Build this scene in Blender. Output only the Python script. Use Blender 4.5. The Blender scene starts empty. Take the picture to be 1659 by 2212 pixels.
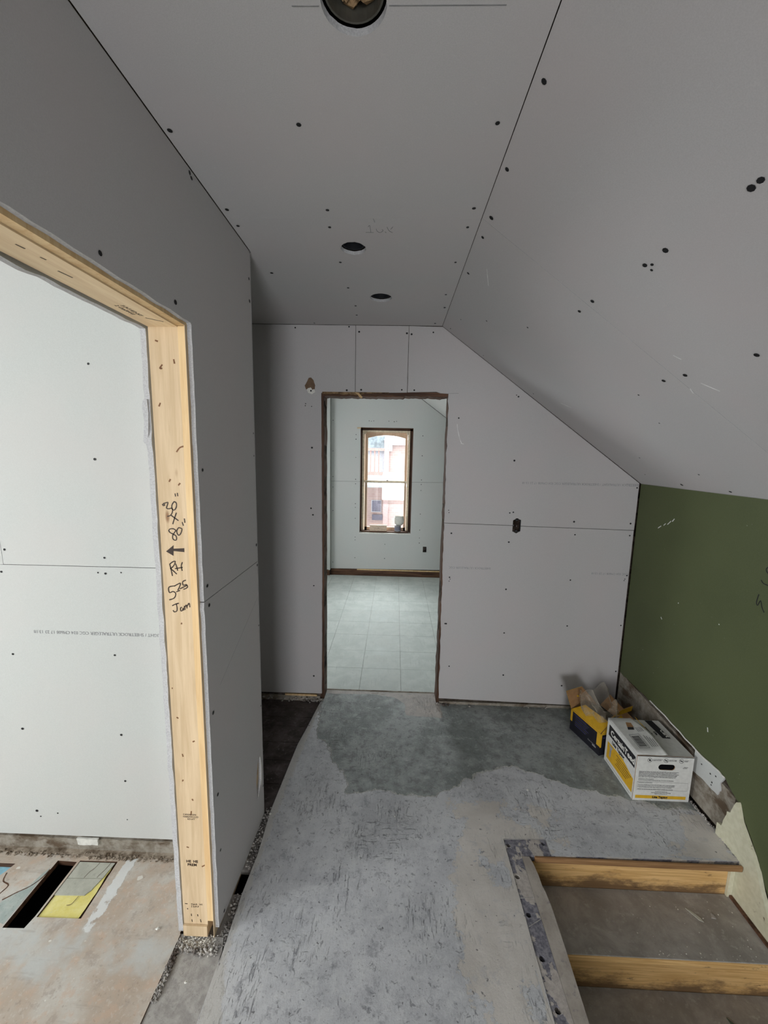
import bpy, bmesh, math, random
from mathutils import Vector, Matrix, noise
from mathutils.geometry import tessellate_polygon, delaunay_2d_cdt
random.seed(7)
SC = bpy.context.scene
COL = SC.collection
V = Vector

# ------------------------------------------------------------------ camera
PITCH, YAW, ROLL, FPX, EYE = 0.14462, -0.02612, 0.02055, 867.43, 1.68
fw = V((math.sin(YAW)*math.cos(PITCH), math.cos(YAW)*math.cos(PITCH), -math.sin(PITCH)))
rt = V((math.cos(YAW), -math.sin(YAW), 0)); up = rt.cross(fw)
r2 = math.cos(ROLL)*rt + math.sin(ROLL)*up; u2 = -math.sin(ROLL)*rt + math.cos(ROLL)*up
cd = bpy.data.cameras.new('camera'); cam = bpy.data.objects.new('camera', cd); COL.objects.link(cam)
cd.sensor_fit = 'HORIZONTAL'; cd.sensor_width = 36; cd.lens = FPX/1659*36; cd.clip_start = .02; cd.clip_end = 100
cam.matrix_world = Matrix(((r2.x, u2.x, -fw.x, 0), (r2.y, u2.y, -fw.y, 0), (r2.z, u2.z, -fw.z, EYE), (0, 0, 0, 1)))
SC.camera = cam

# ------------------------------------------------------------------ sky, window lights, exposure
SC.view_settings.view_transform = 'Standard'; SC.view_settings.look = 'None'
SC.view_settings.gamma = 1; SC.view_settings.use_curve_mapping = False
SC.view_settings.exposure = 0.0
W = bpy.data.worlds.new('overcast_sky'); SC.world = W; W.use_nodes = True
W.node_tree.nodes['Background'].inputs[0].default_value = (.90, .95, 1, 1)
W.node_tree.nodes['Background'].inputs[1].default_value = 4.6

def area(name, loc, look, sx, sy, power, col=(1, 1, 1), spread=180):
    l = bpy.data.lights.new(name, 'AREA'); l.shape = 'RECTANGLE'; l.size = sx; l.size_y = sy
    l.energy = power; l.color = col; l.spread = math.radians(spread)
    o = bpy.data.objects.new(name, l); COL.objects.link(o); o.location = loc
    o.rotation_euler = (V(look)-V(loc)).to_track_quat('-Z', 'Y').to_euler(); return o
# daylight by windows outside the picture, the far room's one added, and the sky over the alley
area('daylight_hall_window', (0, -2.44, .56), (.03, 0, .54), .85, .85, 52, (.97, .975, 1))  # unseen window, set low so walls brighten below and darken above
area('daylight_left_window', (-2.5, -2.36, 1.6), (-1.6, 0, .95), 1.2, 1.2, 14, (.97, .99, 1), 130)
area('daylight_left_side_window', (-3.56, -.7, 1.6), (-1.0, .35, .75), 1.1, 1.2, 37, (.97, .99, 1), 140)
area('fill_far_room_left', (-2.3, 3.85, 1.45), (0, 4.1, .7), 1.2, 1.4, 9, (.98, 1, .98), 150)  # added fill lamp that brightens the far room from an unseen side
area('daylight_alley', (-.1, 7.6, 4.6), (-.1, 5.2, 1.2), 2.4, 2.4, 230, (.92, .99, 1))
area('daylight_over_house', (-.15, 9.2, 3.7), (-.12, 5.4, 1.4), 4.6, 1.5, 420, (.93, .99, 1))

# ------------------------------------------------------------------ material helpers
class NT:
    def __init__(s, name):
        s.m = bpy.data.materials.new(name); s.m.use_nodes = True; s.t = s.m.node_tree; s.n = s.t.nodes
        s.b = s.n['Principled BSDF']; s.k = 0
    def node(s, typ, **kw):
        n = s.n.new(typ); s.k += 1; n.location = (-200*s.k, 0)
        for a, b in kw.items(): setattr(n, a, b)
        return n
    def put(s, sock, v):
        if isinstance(v, bpy.types.NodeSocket): s.t.links.new(v, sock)
        else:
            if hasattr(sock.default_value, '__len__') and not hasattr(v, '__len__'): v = (v,)*len(sock.default_value)
            if hasattr(v, '__len__') and len(sock.default_value) == 4 and len(v) == 3: v = (*v, 1)
            sock.default_value = v
    def coord(s, sc=(1, 1, 1), rot=(0, 0, 0), loc=(0, 0, 0), kind='Object'):
        if not hasattr(s, 'tc'): s.tc = s.node('ShaderNodeTexCoord')
        mp = s.node('ShaderNodeMapping'); s.t.links.new(s.tc.outputs[kind], mp.inputs[0])
        mp.inputs['Scale'].default_value = sc; mp.inputs['Rotation'].default_value = rot; mp.inputs['Location'].default_value = loc
        return mp.outputs[0]
    def noise(s, sc=5, det=4, rough=.5, vec=None, dist=0):
        n = s.node('ShaderNodeTexNoise'); n.inputs['Scale'].default_value = sc; n.inputs['Detail'].default_value = det
        n.inputs['Roughness'].default_value = rough; n.inputs['Distortion'].default_value = dist
        s.t.links.new(vec if vec is not None else s.coord(), n.inputs['Vector']); return n.outputs['Fac']
    def ramp(s, fac, lo, hi, a=0.0, b=1.0):
        n = s.node('ShaderNodeMapRange'); n.interpolation_type = 'SMOOTHSTEP'
        s.put(n.inputs['Value'], fac); n.inputs['From Min'].default_value = lo; n.inputs['From Max'].default_value = hi
        n.inputs['To Min'].default_value = a; n.inputs['To Max'].default_value = b; return n.outputs[0]
    def mix(s, fac, a, b, mode='MIX'):
        n = s.node('ShaderNodeMix', data_type='RGBA', blend_type=mode); n.clamp_factor = True
        s.put(n.inputs[0], fac); s.put(n.inputs[6], a); s.put(n.inputs[7], b); return n.outputs[2]
    def math(s, op, a, b=0.0, c=0.0):
        n = s.node('ShaderNodeMath', operation=op); s.put(n.inputs[0], a); s.put(n.inputs[1], b); s.put(n.inputs[2], c); return n.outputs[0]
    def attr(s, name):
        n = s.node('ShaderNodeAttribute'); n.attribute_name = name; return n.outputs['Fac']
    def bump(s, h, strength=.3, dist=.002):
        n = s.node('ShaderNodeBump'); n.inputs['Strength'].default_value = strength; n.inputs['Distance'].default_value = dist
        s.put(n.inputs['Height'], h); s.t.links.new(n.outputs[0], s.b.inputs['Normal'])
    def done(s, col=None, rough=.8, spec=.3, metal=0):
        if col is not None: s.put(s.b.inputs['Base Color'], col)
        s.put(s.b.inputs['Roughness'], rough); s.b.inputs['Specular IOR Level'].default_value = spec
        s.b.inputs['Metallic'].default_value = metal; return s.m

def flat(name, col, rough=.7, spec=.3, metal=0, var=.12, sc=40, bump=0):
    t = NT(name); n = t.noise(sc, 4); c = t.mix(t.ramp(n, .3, .7), [x*(1-var) for x in col], [min(1, x*(1+var)) for x in col])
    if bump: t.bump(n, .5, bump)
    return t.done(c, rough, spec, metal)

def drywall_mat(name, col):
    t = NT(name); a = t.noise(420, 3, .7); b = t.noise(3.2, 4); f = t.noise(60, 2, .6, t.coord((1, 1, 6)))
    c = t.mix(t.ramp(a, .25, .75), [x*.93 for x in col], [x*1.05 for x in col])
    c = t.mix(t.math('MULTIPLY', t.ramp(b, .35, .7), .5), c, [x*y for x, y in zip(col, (1.05, .985, .985))])
    c = t.mix(t.math('MULTIPLY', t.ramp(f, .62, .8), .10), c, (.75, .74, .72))
    t.bump(a, .12, .0006); return t.done(c, .78, .22)
M = {}
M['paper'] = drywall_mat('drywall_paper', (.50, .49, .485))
M['paper_pale_lit'] = drywall_mat('drywall_paper_pale_lit', (.56, .575, .555))  # same paper, brighter light put into its tone for left and far rooms
def core():
    t = NT('gypsum_core'); n = t.noise(230, 6, .75); c = t.mix(t.ramp(n, .30, .70), (.47, .47, .48), (.66, .66, .66))
    t.bump(n, .9, .003); return t.done(c, .9, .1)
M['core'] = core()
M['screw'] = flat('screw_black', (.012, .012, .013), .6)
M['dark'] = flat('void_dark', (.006, .006, .007), .95, 0)
M['pencil'] = flat('pencil', (.22, .22, .22), .7)
M['print'] = flat('printed_ink', (.27, .27, .28), .8)
M['marker'] = flat('brown_black_marker', (.035, .02, .012), .5)
M['stamp'] = flat('lumber_stamp', (.12, .09, .06), .7)
M['knot'] = flat('knot_brown', (.16, .07, .025), .6)
M['smear'] = flat('white_scuff', (.72, .72, .70), .8)

def wood(name, c1, c2, axis='z', knots=True, dirt=0.0, sc=1.0):
    t = NT(name); s = {'z': (26, 26, 1.6), 'x': (1.6, 26, 26), 'y': (26, 1.6, 26)}[axis]
    g = t.noise(2.2*sc, 5, .6, t.coord(s), .6); l = t.noise(1.4, 3, .5, t.coord([q*.22+.5 for q in s]))
    c = t.mix(t.ramp(g, .32, .68), c1, c2); c = t.mix(t.math('MULTIPLY', t.ramp(l, .4, .7), .45), c, [x*.86 for x in c1])
    if knots:
        v = t.node('ShaderNodeTexVoronoi'); ks = {'z': (9, 9, 3.3), 'x': (3.3, 9, 9), 'y': (9, 3.3, 9)}[axis]
        t.t.links.new(t.coord(ks), v.inputs['Vector']); v.inputs['Scale'].default_value = 1.5
        k = t.ramp(v.outputs['Distance'], .05, .13, 1, 0); c = t.mix(t.math('MULTIPLY', k, .8), c, (.20, .085, .03))
    if dirt:
        d = t.noise(4.5, 6, .65, t.coord((1, 1, 3))); c = t.mix(t.math('MULTIPLY', t.ramp(d, .48, .66), dirt), c, (.045, .03, .02))
    t.bump(g, .3, .0012); return t.done(c, .6, .25)
M['stud'] = wood('spruce_stud', (.53, .39, .235), (.65, .50, .325))
M['stud_y'] = wood('spruce_header', (.72, .54, .33), (.82, .66, .43), 'y')
M['osb'] = wood('pine_shim', (.60, .40, .20), (.72, .54, .30), knots=False)
def riser():
    t = NT('golden_riser'); g = t.noise(4.5, 5, .6, t.coord((1.2, 30, 30)), .5); c = t.mix(t.ramp(g, .34, .66), (.56, .33, .12), (.74, .48, .21))
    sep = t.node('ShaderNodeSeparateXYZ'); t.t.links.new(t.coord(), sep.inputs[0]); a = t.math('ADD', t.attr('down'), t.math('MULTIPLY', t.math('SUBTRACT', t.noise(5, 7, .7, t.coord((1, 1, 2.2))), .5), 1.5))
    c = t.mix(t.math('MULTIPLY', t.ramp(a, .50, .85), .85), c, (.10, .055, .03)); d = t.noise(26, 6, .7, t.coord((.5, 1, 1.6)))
    c = t.mix(t.math('MULTIPLY', t.ramp(d, .60, .68), .7), c, (.06, .035, .02)); t.bump(g, .3, .0012); return t.done(c, .55, .3)
M['riser'] = riser()
M['nosing'] = wood('nosing_wood', (.22, .115, .05), (.38, .22, .10), 'x', knots=False)
M['old'] = wood('old_dark_wood', (.045, .022, .013), (.14, .07, .04), 'z', knots=False)
M['old_x'] = wood('old_dark_wood_flat', (.045, .022, .013), (.16, .08, .045), 'x', knots=False)
M['sash'] = wood('sash_wood', (.62, .43, .30), (.72, .52, .38), 'z', knots=False)
M['sash_light'] = flat('sash_light', (.80, .68, .50), .6)

def plaster(name, a, b, c):
    t = NT(name); n = t.noise(22, 7, .7); m = t.noise(6, 5, .6, t.coord((1, 1, 2)))
    col = t.mix(t.ramp(n, .35, .65), a, b); col = t.mix(t.ramp(m, .5, .62), col, c)
    t.bump(n, .8, .006); return t.done(col, .9, .1)
M['plaster'] = plaster('old_plaster', (.22, .19, .15), (.36, .33, .28), (.13, .095, .065))
M['plaster_dark'] = plaster('old_plaster_dark', (.06, .045, .035), (.14, .11, .09), (.02, .014, .01))
M['rubble'] = plaster('plaster_rubble', (.20, .19, .18), (.52, .49, .45), (.10, .08, .07))

def green():
    t = NT('green_wall_paint'); a = t.noise(300, 2); b = t.noise(2.2, 3)
    c = t.mix(t.ramp(b, .3, .7), (.076, .093, .038), (.092, .110, .046)); c = t.mix(t.math('MULTIPLY', t.ramp(a, .4, .7), .25), c, (.13, .15, .08))
    sp = t.noise(95, 1, .5, t.coord()); c = t.mix(t.math('MULTIPLY', t.ramp(sp, .80, .83), .6), c, (.55, .55, .5))
    t.bump(a, .15, .0007); return t.done(c, .55, .3)
M['green'] = green()
def cream():
    t = NT('cream_gloss_paint'); a = t.noise(14, 6, .65); b = t.noise(50, 4)
    c = t.mix(t.ramp(b, .3, .7), (.60, .58, .42), (.68, .66, .50)); c = t.mix(t.ramp(a, .63, .70), c, (.13, .08, .04))
    t.bump(b, .15, .001); return t.done(c, .45, .4)
M['cream'] = cream()

def floor_hall():
    t = NT('scraped_hall_floor')
    n1 = t.noise(3.4, 9, .66, None, .3); n2 = t.noise(17, 9, .78); n3 = t.noise(110, 5, .75); n4 = t.noise(44, 6, .7, t.coord((1, 1, 1), (0, 0, 0), (2, 7, 1)), .8)
    st = t.noise(16, 7, .72, t.coord((7, 1.0, 1), (0, 0, .10)), .9); st2 = t.noise(18, 7, .72, t.coord((1, 5, 1), (0, 0, -.45)), .8); st3 = t.noise(18, 7, .72, t.coord((5, 1, 1), (0, 0, .62)), .8)
    base = t.mix(t.ramp(n1, .36, .62), (.48, .49, .51), (.62, .63, .645))
    base = t.mix(t.math('MULTIPLY', t.ramp(n2, .50, .60), .55), base, (.66, .67, .67))
    base = t.mix(t.math('MULTIPLY', t.ramp(n2, .46, .38), .55), base, (.25, .255, .28))
    base = t.mix(t.math('MULTIPLY', t.ramp(n4, .59, .63), .6), base, (.13, .13, .145))
    fine = t.noise(75, 7, .8, t.coord((1.6, 1, 1), (0, 0, .3)), .6); base = t.mix(t.math('MULTIPLY', t.ramp(fine, .58, .63), .5), base, (.13, .13, .145)); base = t.mix(t.math('MULTIPLY', t.ramp(fine, .41, .36), .4), base, (.74, .74, .74))
    z = t.noise(2.3, 5, .65); z2 = t.noise(2.9, 5, .65, t.coord((1, 1, 1), (0, 0, 0), (4, 2, 0))); z3 = t.noise(4.2, 4, .6, t.coord((1, 1, 1), (0, 0, 0), (7, 5, 0)))
    s1 = t.math('MULTIPLY', t.ramp(st, .56, .61), t.ramp(z, .50, .62)); s2 = t.math('MULTIPLY', t.ramp(st2, .58, .63), t.ramp(z2, .53, .64)); s3 = t.math('MULTIPLY', t.ramp(st3, .57, .62), t.ramp(z3, .55, .64))
    s2 = t.math('MAXIMUM', s2, s3)
    base = t.mix(t.math('MULTIPLY', t.math('MAXIMUM', s1, s2), .62), base, (.09, .085, .11))
    # green-grey compound patch (north)
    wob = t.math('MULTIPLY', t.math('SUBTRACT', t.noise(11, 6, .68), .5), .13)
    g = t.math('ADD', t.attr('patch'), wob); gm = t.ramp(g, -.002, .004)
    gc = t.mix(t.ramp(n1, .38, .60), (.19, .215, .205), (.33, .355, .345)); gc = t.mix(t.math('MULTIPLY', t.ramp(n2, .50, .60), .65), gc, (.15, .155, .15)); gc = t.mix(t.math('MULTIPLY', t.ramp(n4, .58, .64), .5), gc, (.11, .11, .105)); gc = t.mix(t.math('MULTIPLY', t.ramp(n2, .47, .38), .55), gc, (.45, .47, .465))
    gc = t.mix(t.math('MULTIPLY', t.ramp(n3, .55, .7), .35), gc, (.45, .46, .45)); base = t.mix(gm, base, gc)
    ridge = t.math('MULTIPLY', t.ramp(g, -.006, 0), t.ramp(g, .007, .002)); base = t.mix(t.math('MULTIPLY', ridge, .75), base, (.60, .60, .56))
    # beige bare layer
    wob2 = t.math('MULTIPLY', t.math('SUBTRACT', t.noise(8, 8, .75), .5), .34)
    b = t.math('ADD', t.attr('beige'), wob2); bm = t.ramp(b, 0, .004)
    bc = t.mix(t.ramp(n1, .36, .64), (.56, .525, .48), (.67, .635, .59)); bc = t.mix(t.math('MULTIPLY', t.ramp(n2, .54, .60), .35), bc, (.42, .43, .45)); bc = t.mix(t.math('MULTIPLY', t.ramp(n3, .60, .72), .25), bc, (.22, .19, .18))
    base = t.mix(bm, base, bc)
    # brown threshold plaster
    wob3 = t.math('MULTIPLY', t.math('SUBTRACT', t.noise(20, 5, .6), .5), .03)
    tm = t.ramp(t.math('ADD', t.attr('thresh'), wob3), 0, .004); base = t.mix(tm, base, t.mix(t.ramp(n2, .35, .65), (.33, .30, .275), (.46, .42, .38)))
    # pale dusty margin along the left board
    dm = t.ramp(t.math('ADD', t.attr('dust'), t.math('MULTIPLY', t.math('SUBTRACT', n2, .5), .07)), 0, .012); base = t.mix(t.math('MULTIPLY', dm, .7), base, (.54, .52, .48))
    # sheet joints across the hall
    sp = t.ramp(n3, .72, .76); base = t.mix(t.math('MULTIPLY', sp, .5), base, (.6, .59, .57))
    pt = t.ramp(t.noise(55, 2, .5, t.coord((1, 1, 1), (0, 0, 0), (9, 1, 0))), .70, .73); base = t.mix(t.math('MULTIPLY', pt, .7), base, (.07, .065, .07))
    h = t.math('ADD', t.math('ADD', t.math('MULTIPLY', n2, .6), t.math('MULTIPLY', fine, .5)), t.math('MULTIPLY', gm, .9)); h = t.math('ADD', h, t.math('MULTIPLY', t.math('MAXIMUM', s1, s2), -.5))
    h = t.math('ADD', h, t.math('MULTIPLY', bm, -.25)); h = t.math('ADD', h, t.math('MULTIPLY', ridge, .8)); h = t.math('ADD', h, t.math('MULTIPLY', n3, .25))
    t.bump(h, .9, .0035)
    return t.done(base, t.ramp(n2, .3, .7, .30, .52), .55)
M['floor'] = floor_hall()
def floor_ply():
    t = NT('stained_plywood'); n1 = t.noise(3, 6, .6, None, .4); n2 = t.noise(15, 7, .7); n3 = t.noise(70, 4, .6); g = t.noise(6, 4, .6, t.coord((1, 7, 1), (0, 0, .2)))
    c = t.mix(t.ramp(n1, .40, .60), (.47, .385, .31), (.57, .54, .49)); c = t.mix(t.math('MULTIPLY', t.ramp(n2, .50, .62), .6), c, (.56, .41, .31)); c = t.mix(t.math('MULTIPLY', t.ramp(n2, .46, .38), .6), c, (.38, .32, .275)); c = t.mix(t.math('MULTIPLY', t.ramp(n3, .56, .64), .3), c, (.66, .63, .58)); c = t.mix(t.math('MULTIPLY', t.ramp(n3, .40, .32), .35), c, (.27, .21, .165))
    c = t.mix(t.math('MULTIPLY', t.ramp(t.noise(4, 4, .6, t.coord((1, 1, 1), (0, 0, 0), (3, 5, 1))), .52, .66), .75), c, (.53, .55, .54))
    c = t.mix(t.math('MULTIPLY', t.ramp(g, .58, .7), .25), c, (.26, .2, .16))
    w = t.ramp(t.math('ADD', t.attr('whitepaint'), t.math('MULTIPLY', t.math('SUBTRACT', n2, .5), .05)), 0, .004); c = t.mix(t.math('MULTIPLY', w, .85), c, (.72, .73, .72))
    c = t.mix(t.math('MULTIPLY', t.ramp(t.noise(22, 2, .4, t.coord((1, 1, 1), (0, 0, 0), (1, 8, 0))), .72, .74), .8), c, (.74, .72, .66))
    t.bump(t.math('ADD', n2, t.math('MULTIPLY', w, .8)), .5, .002); return t.done(c, .62, .3)
M['ply'] = floor_ply()
def floor_simple(name, a, b, c, sc=8, spec=.3, rough=.7, streak=False):
    t = NT(name); n = t.noise(sc, 7, .7, None, .3); m = t.noise(sc*5, 5, .7); col = t.mix(t.ramp(n, .35, .65), a, b)
    col = t.mix(t.math('MULTIPLY', t.ramp(m, .55, .7), .6), col, c)
    if streak:
        s = t.noise(9, 4, .6, t.coord((7, .7, 1)), .2); col = t.mix(t.math('MULTIPLY', t.ramp(s, .58, .68), .45), col, [x*.84 for x in a])
    t.bump(t.math('ADD', n, t.math('MULTIPLY', m, .4)), .5, .0025); return t.done(col, t.ramp(n, .3, .7, rough-.12, rough+.1), spec)
M['closet'] = floor_simple('dark_plank_floor', (.035, .026, .022), (.11, .09, .085), (.20, .17, .17), 9, .3, .6)
M['rough'] = floor_simple('rough_mortar_floor', (.30, .285, .27), (.44, .425, .40), (.20, .18, .17), 24, .2, .85)
M['underlay'] = floor_simple('blue_grey_underlay', (.34, .40, .38), (.46, .50, .47), (.22, .20, .18), 20)
M['tile'] = floor_simple('pale_subfloor_tile', (.52, .57, .54), (.64, .68, .65), (.50, .55, .52), 6, .3, .62, True)
M['lino'] = floor_simple('worn_stair_linoleum', (.27, .25, .225), (.41, .385, .35), (.50, .48, .45), 7, .35, .6)
def strip_mat():
    t = NT('bare_plate_strip'); n = t.noise(9, 6, .6, t.coord((1.3, 1, 1)), .1); m = t.noise(60, 6, .75); c = t.mix(t.ramp(m, .38, .62), (.115, .11, .14), (.27, .265, .29))
    b = t.mix(t.ramp(m, .4, .6), (.40, .36, .33), (.52, .48, .44)); c = t.mix(t.ramp(n, .52, .54), c, b); t.bump(t.math('ADD', m, t.ramp(n, .52, .54)), .5, .002); return t.done(c, .5, .4)
M['strip'] = strip_mat(); M['moulding'] = floor_simple('scuffed_moulding', (.34, .30, .26), (.46, .42, .37), (.20, .19, .20), 9, .35, .6)
M['lino_grey'] = floor_simple('grey_old_tile', (.40, .40, .34), (.50, .50, .43), (.33, .32, .28), 12)
M['lino_yel'] = floor_simple('yellow_old_lino', (.72, .62, .17), (.80, .72, .30), (.68, .64, .40), 12)
M['carton'] = flat('carton_white', (.60, .60, .57), .75, .2, 0, .05, 60)
M['carton_yel'] = flat('carton_yellow', (.62, .36, .02), .6, .3, 0, .06)
M['carton_black'] = flat('carton_black', (.012, .012, .018), .5, .3)
M['cardboard'] = flat('cardboard_brown', (.30, .17, .08), .85, .15, 0, .1)
M['ink'] = flat('box_ink', (.015, .015, .018), .6)
M['greyink'] = flat('box_small_print', (.12, .12, .13), .7)
M['violet'] = flat('violet_ink', (.10, .09, .28), .6)
M['tin'] = flat('galvanised_duct', (.16, .155, .13), .45, .5, .7)
M['insul'] = plaster('brown_insulation', (.09, .055, .03), (.33, .22, .12), (.03, .018, .01)); M['crumb'] = plaster('brown_crumbs', (.16, .12, .085), (.42, .36, .29), (.10, .07, .045))
M['foil'] = flat('crumpled_foil', (.38, .36, .30), .4, .5, .3, .3, 20)
M['plasticbox'] = flat('black_plastic_box', (.014, .015, .018), .4, .5)
M['wire'] = flat('grey_wire', (.30, .30, .31), .5)
M['blue'] = flat('pale_blue_sheet', (.30, .55, .66), .5)
M['greenshard'] = flat('green_painted_chip', (.10, .13, .09), .6)
M['chip'] = flat('white_plaster', (.72, .71, .66), .8, .2, 0, .1, 60, .002)
M['tornpaper'] = flat('torn_brown_paper', (.17, .11, .07), .9)
def brick():
    t = NT('pale_brick'); b = t.node('ShaderNodeTexBrick'); t.t.links.new(t.coord((1, 1, 1), (math.pi/2, 0, 0)), b.inputs['Vector'])
    b.inputs['Scale'].default_value = 4.6; b.inputs['Color1'].default_value = (.46, .33, .30, 1); b.inputs['Color2'].default_value = (.50, .38, .34, 1)
    b.inputs['Mortar'].default_value = (.52, .45, .42, 1); b.inputs['Mortar Size'].default_value = .012
    return t.done(b.outputs['Color'], .85, .2)
M['brick'] = brick()
M['trim_out'] = flat('outside_white_trim', (.62, .66, .70), .6)
M['siding'] = flat('outside_pink_siding', (.46, .33, .31), .7)
M['redwood'] = flat('red_painted_rail', (.42, .25, .22), .6)
M['shingle'] = flat('grey_shingle', (.33, .39, .41), .8, .2, 0, .25, 15)
M['slatewin'] = flat('dusty_window', (.20, .20, .26), .3, .5)
M['lumber'] = flat('stacked_lumber', (.66, .52, .40), .7)
M['ground'] = flat('alley_ground', (.35, .35, .34), .9)
def glass():
    t = NT('window_glass'); t.n.remove(t.b); tr = t.node('ShaderNodeBsdfTransparent'); gl = t.node('ShaderNodeBsdfGlossy'); gl.inputs['Roughness'].default_value = .02
    mx = t.node('ShaderNodeMixShader'); mx.inputs[0].default_value = .05; t.t.links.new(tr.outputs[0], mx.inputs[1]); t.t.links.new(gl.outputs[0], mx.inputs[2])
    t.t.links.new(mx.outputs[0], t.n['Material Output'].inputs[0]); return t.m
M['glass'] = glass()
def film():
    t = NT('thin_plastic_film'); t.n.remove(t.b); tr = t.node('ShaderNodeBsdfTransparent'); pr = t.node('ShaderNodeBsdfPrincipled')
    pr.inputs['Base Color'].default_value = (.50, .44, .35, 1); pr.inputs['Roughness'].default_value = .4; pr.inputs['Specular IOR Level'].default_value = .8
    n = t.noise(14, 3, .5, None, 1.2); lw = t.node('ShaderNodeLayerWeight'); lw.inputs[0].default_value = .35
    f = t.math('ADD', t.ramp(n, .45, .70, .06, .34), t.math('MULTIPLY', lw.outputs['Facing'], .45))
    mx = t.node('ShaderNodeMixShader'); t.put(mx.inputs[0], f); t.t.links.new(tr.outputs[0], mx.inputs[1]); t.t.links.new(pr.outputs[0], mx.inputs[2])
    t.t.links.new(mx.outputs[0], t.n['Material Output'].inputs[0]); return t.m
M['film'] = film()

# ------------------------------------------------------------------ mesh helpers
def link(o, parent=None, kind=None):
    COL.objects.link(o)
    if parent: o.parent = parent
    if kind: o['kind'] = kind
    return o
def mesh_obj(name, verts, faces, mats, parent=None, kind=None, midx=None, smooth=False):
    me = bpy.data.meshes.new(name); me.from_pydata([tuple(v) for v in verts], [], faces)
    for m in (mats if isinstance(mats, (list, tuple)) else [mats]): me.materials.append(m)
    if midx: me.polygons.foreach_set('material_index', midx)
    if smooth: me.polygons.foreach_set('use_smooth', [True]*len(me.polygons))
    me.update(); return link(bpy.data.objects.new(name, me), parent, kind)
def empty(name, loc=(0, 0, 0), label=None, cat=None, group=None, kind=None, rz=0):
    o = bpy.data.objects.new(name, None); COL.objects.link(o); o.location = loc; o.rotation_euler.z = rz; o.empty_display_size = .05
    tag(o, label, cat, group)
    if kind: o['kind'] = kind
    return o
def tag(o, label=None, cat=None, group=None):
    if label: o['label'] = label
    if cat: o['category'] = cat
    if group: o['group'] = group
    return o
class MB:
    def __init__(s): s.v = []; s.f = []; s.mi = []
    def add(s, vs, fs, m=0):
        b = len(s.v); s.v += [V(x) for x in vs]; s.f += [[b+i for i in f] for f in fs]; s.mi += [m]*len(fs); return s
    def box(s, a, b, m=0, mat=None):
        x0, y0, z0 = a; x1, y1, z1 = b
        vs = [V(p) for p in ((x0,y0,z0),(x1,y0,z0),(x1,y1,z0),(x0,y1,z0),(x0,y0,z1),(x1,y0,z1),(x1,y1,z1),(x0,y1,z1))]
        if mat: vs = [mat @ p for p in vs]
        return s.add(vs, [(0,3,2,1),(4,5,6,7),(0,1,5,4),(1,2,6,5),(2,3,7,6),(3,0,4,7)], m)
    def tube(s, pts, r, n=6, m=0):
        pts = [V(p) for p in pts]; rings = []
        for i, p in enumerate(pts):
            d = (pts[min(i+1, len(pts)-1)]-pts[max(i-1, 0)]).normalized(); a = d.orthogonal().normalized(); b = d.cross(a)
            rr = r[i] if isinstance(r, (list, tuple)) else r
            rings.append([p+a*rr*math.cos(2*math.pi*k/n)+b*rr*math.sin(2*math.pi*k/n) for k in range(n)])
        vs = [q for g in rings for q in g]; fs = []
        for i in range(len(rings)-1):
            for k in range(n): fs.append((i*n+k, i*n+(k+1) % n, (i+1)*n+(k+1) % n, (i+1)*n+k))
        fs += [tuple(range(n))[::-1], tuple((len(rings)-1)*n+k for k in range(n))]; return s.add(vs, fs, m)
    def rock(s, c, r, m=0, flatz=1.0):
        c = V(c); vs = []
        for q in ((1,0,0),(-1,0,0),(0,1,0),(0,-1,0),(0,0,1),(0,0,-1)):
            p = V(q)*r*random.uniform(.6, 1.25); p += V((random.uniform(-.3, .3), random.uniform(-.3, .3), 0))*r; p.z *= flatz; vs.append(c+p)
        return s.add(vs, [(0,2,4),(2,1,4),(1,3,4),(3,0,4),(2,0,5),(1,2,5),(3,1,5),(0,3,5)], m)
    def prism(s, poly, o, u, v, d, m=0, ms=None):
        o, u, v = V(o), V(u), V(v); n = u.cross(v).normalized(); k = len(poly)
        tri = tessellate_polygon([[V((a, b, 0)) for a, b in poly]])
        F = [o+u*a+v*b for a, b in poly]; Bk = [p-n*d for p in F]
        area2 = sum(poly[i][0]*poly[(i+1) % k][1]-poly[(i+1) % k][0]*poly[i][1] for i in range(k))
        fs = []
        for t in tri:
            a, b, c = t; ar = (poly[b][0]-poly[a][0])*(poly[c][1]-poly[a][1])-(poly[c][0]-poly[a][0])*(poly[b][1]-poly[a][1])
            if ar < 0: a, b, c = a, c, b
            fs.append((a, b, c)); 
        s.add(F+Bk, fs+[(c+k, b+k, a+k) for a, b, c in fs], m)
        base = len(s.v)-2*k; q = []
        for i in range(k):
            j = (i+1) % k; f = (base+i, base+i+k, base+j+k, base+j); q.append(f if area2 > 0 else f[::-1])
        s.f += [list(f) for f in q]; s.mi += [m if ms is None else ms]*len(q); return s
    def build(s, name, mats, parent=None, kind=None, smooth=False):
        return mesh_obj(name, s.v, s.f, mats, parent, kind, s.mi, smooth)

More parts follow.
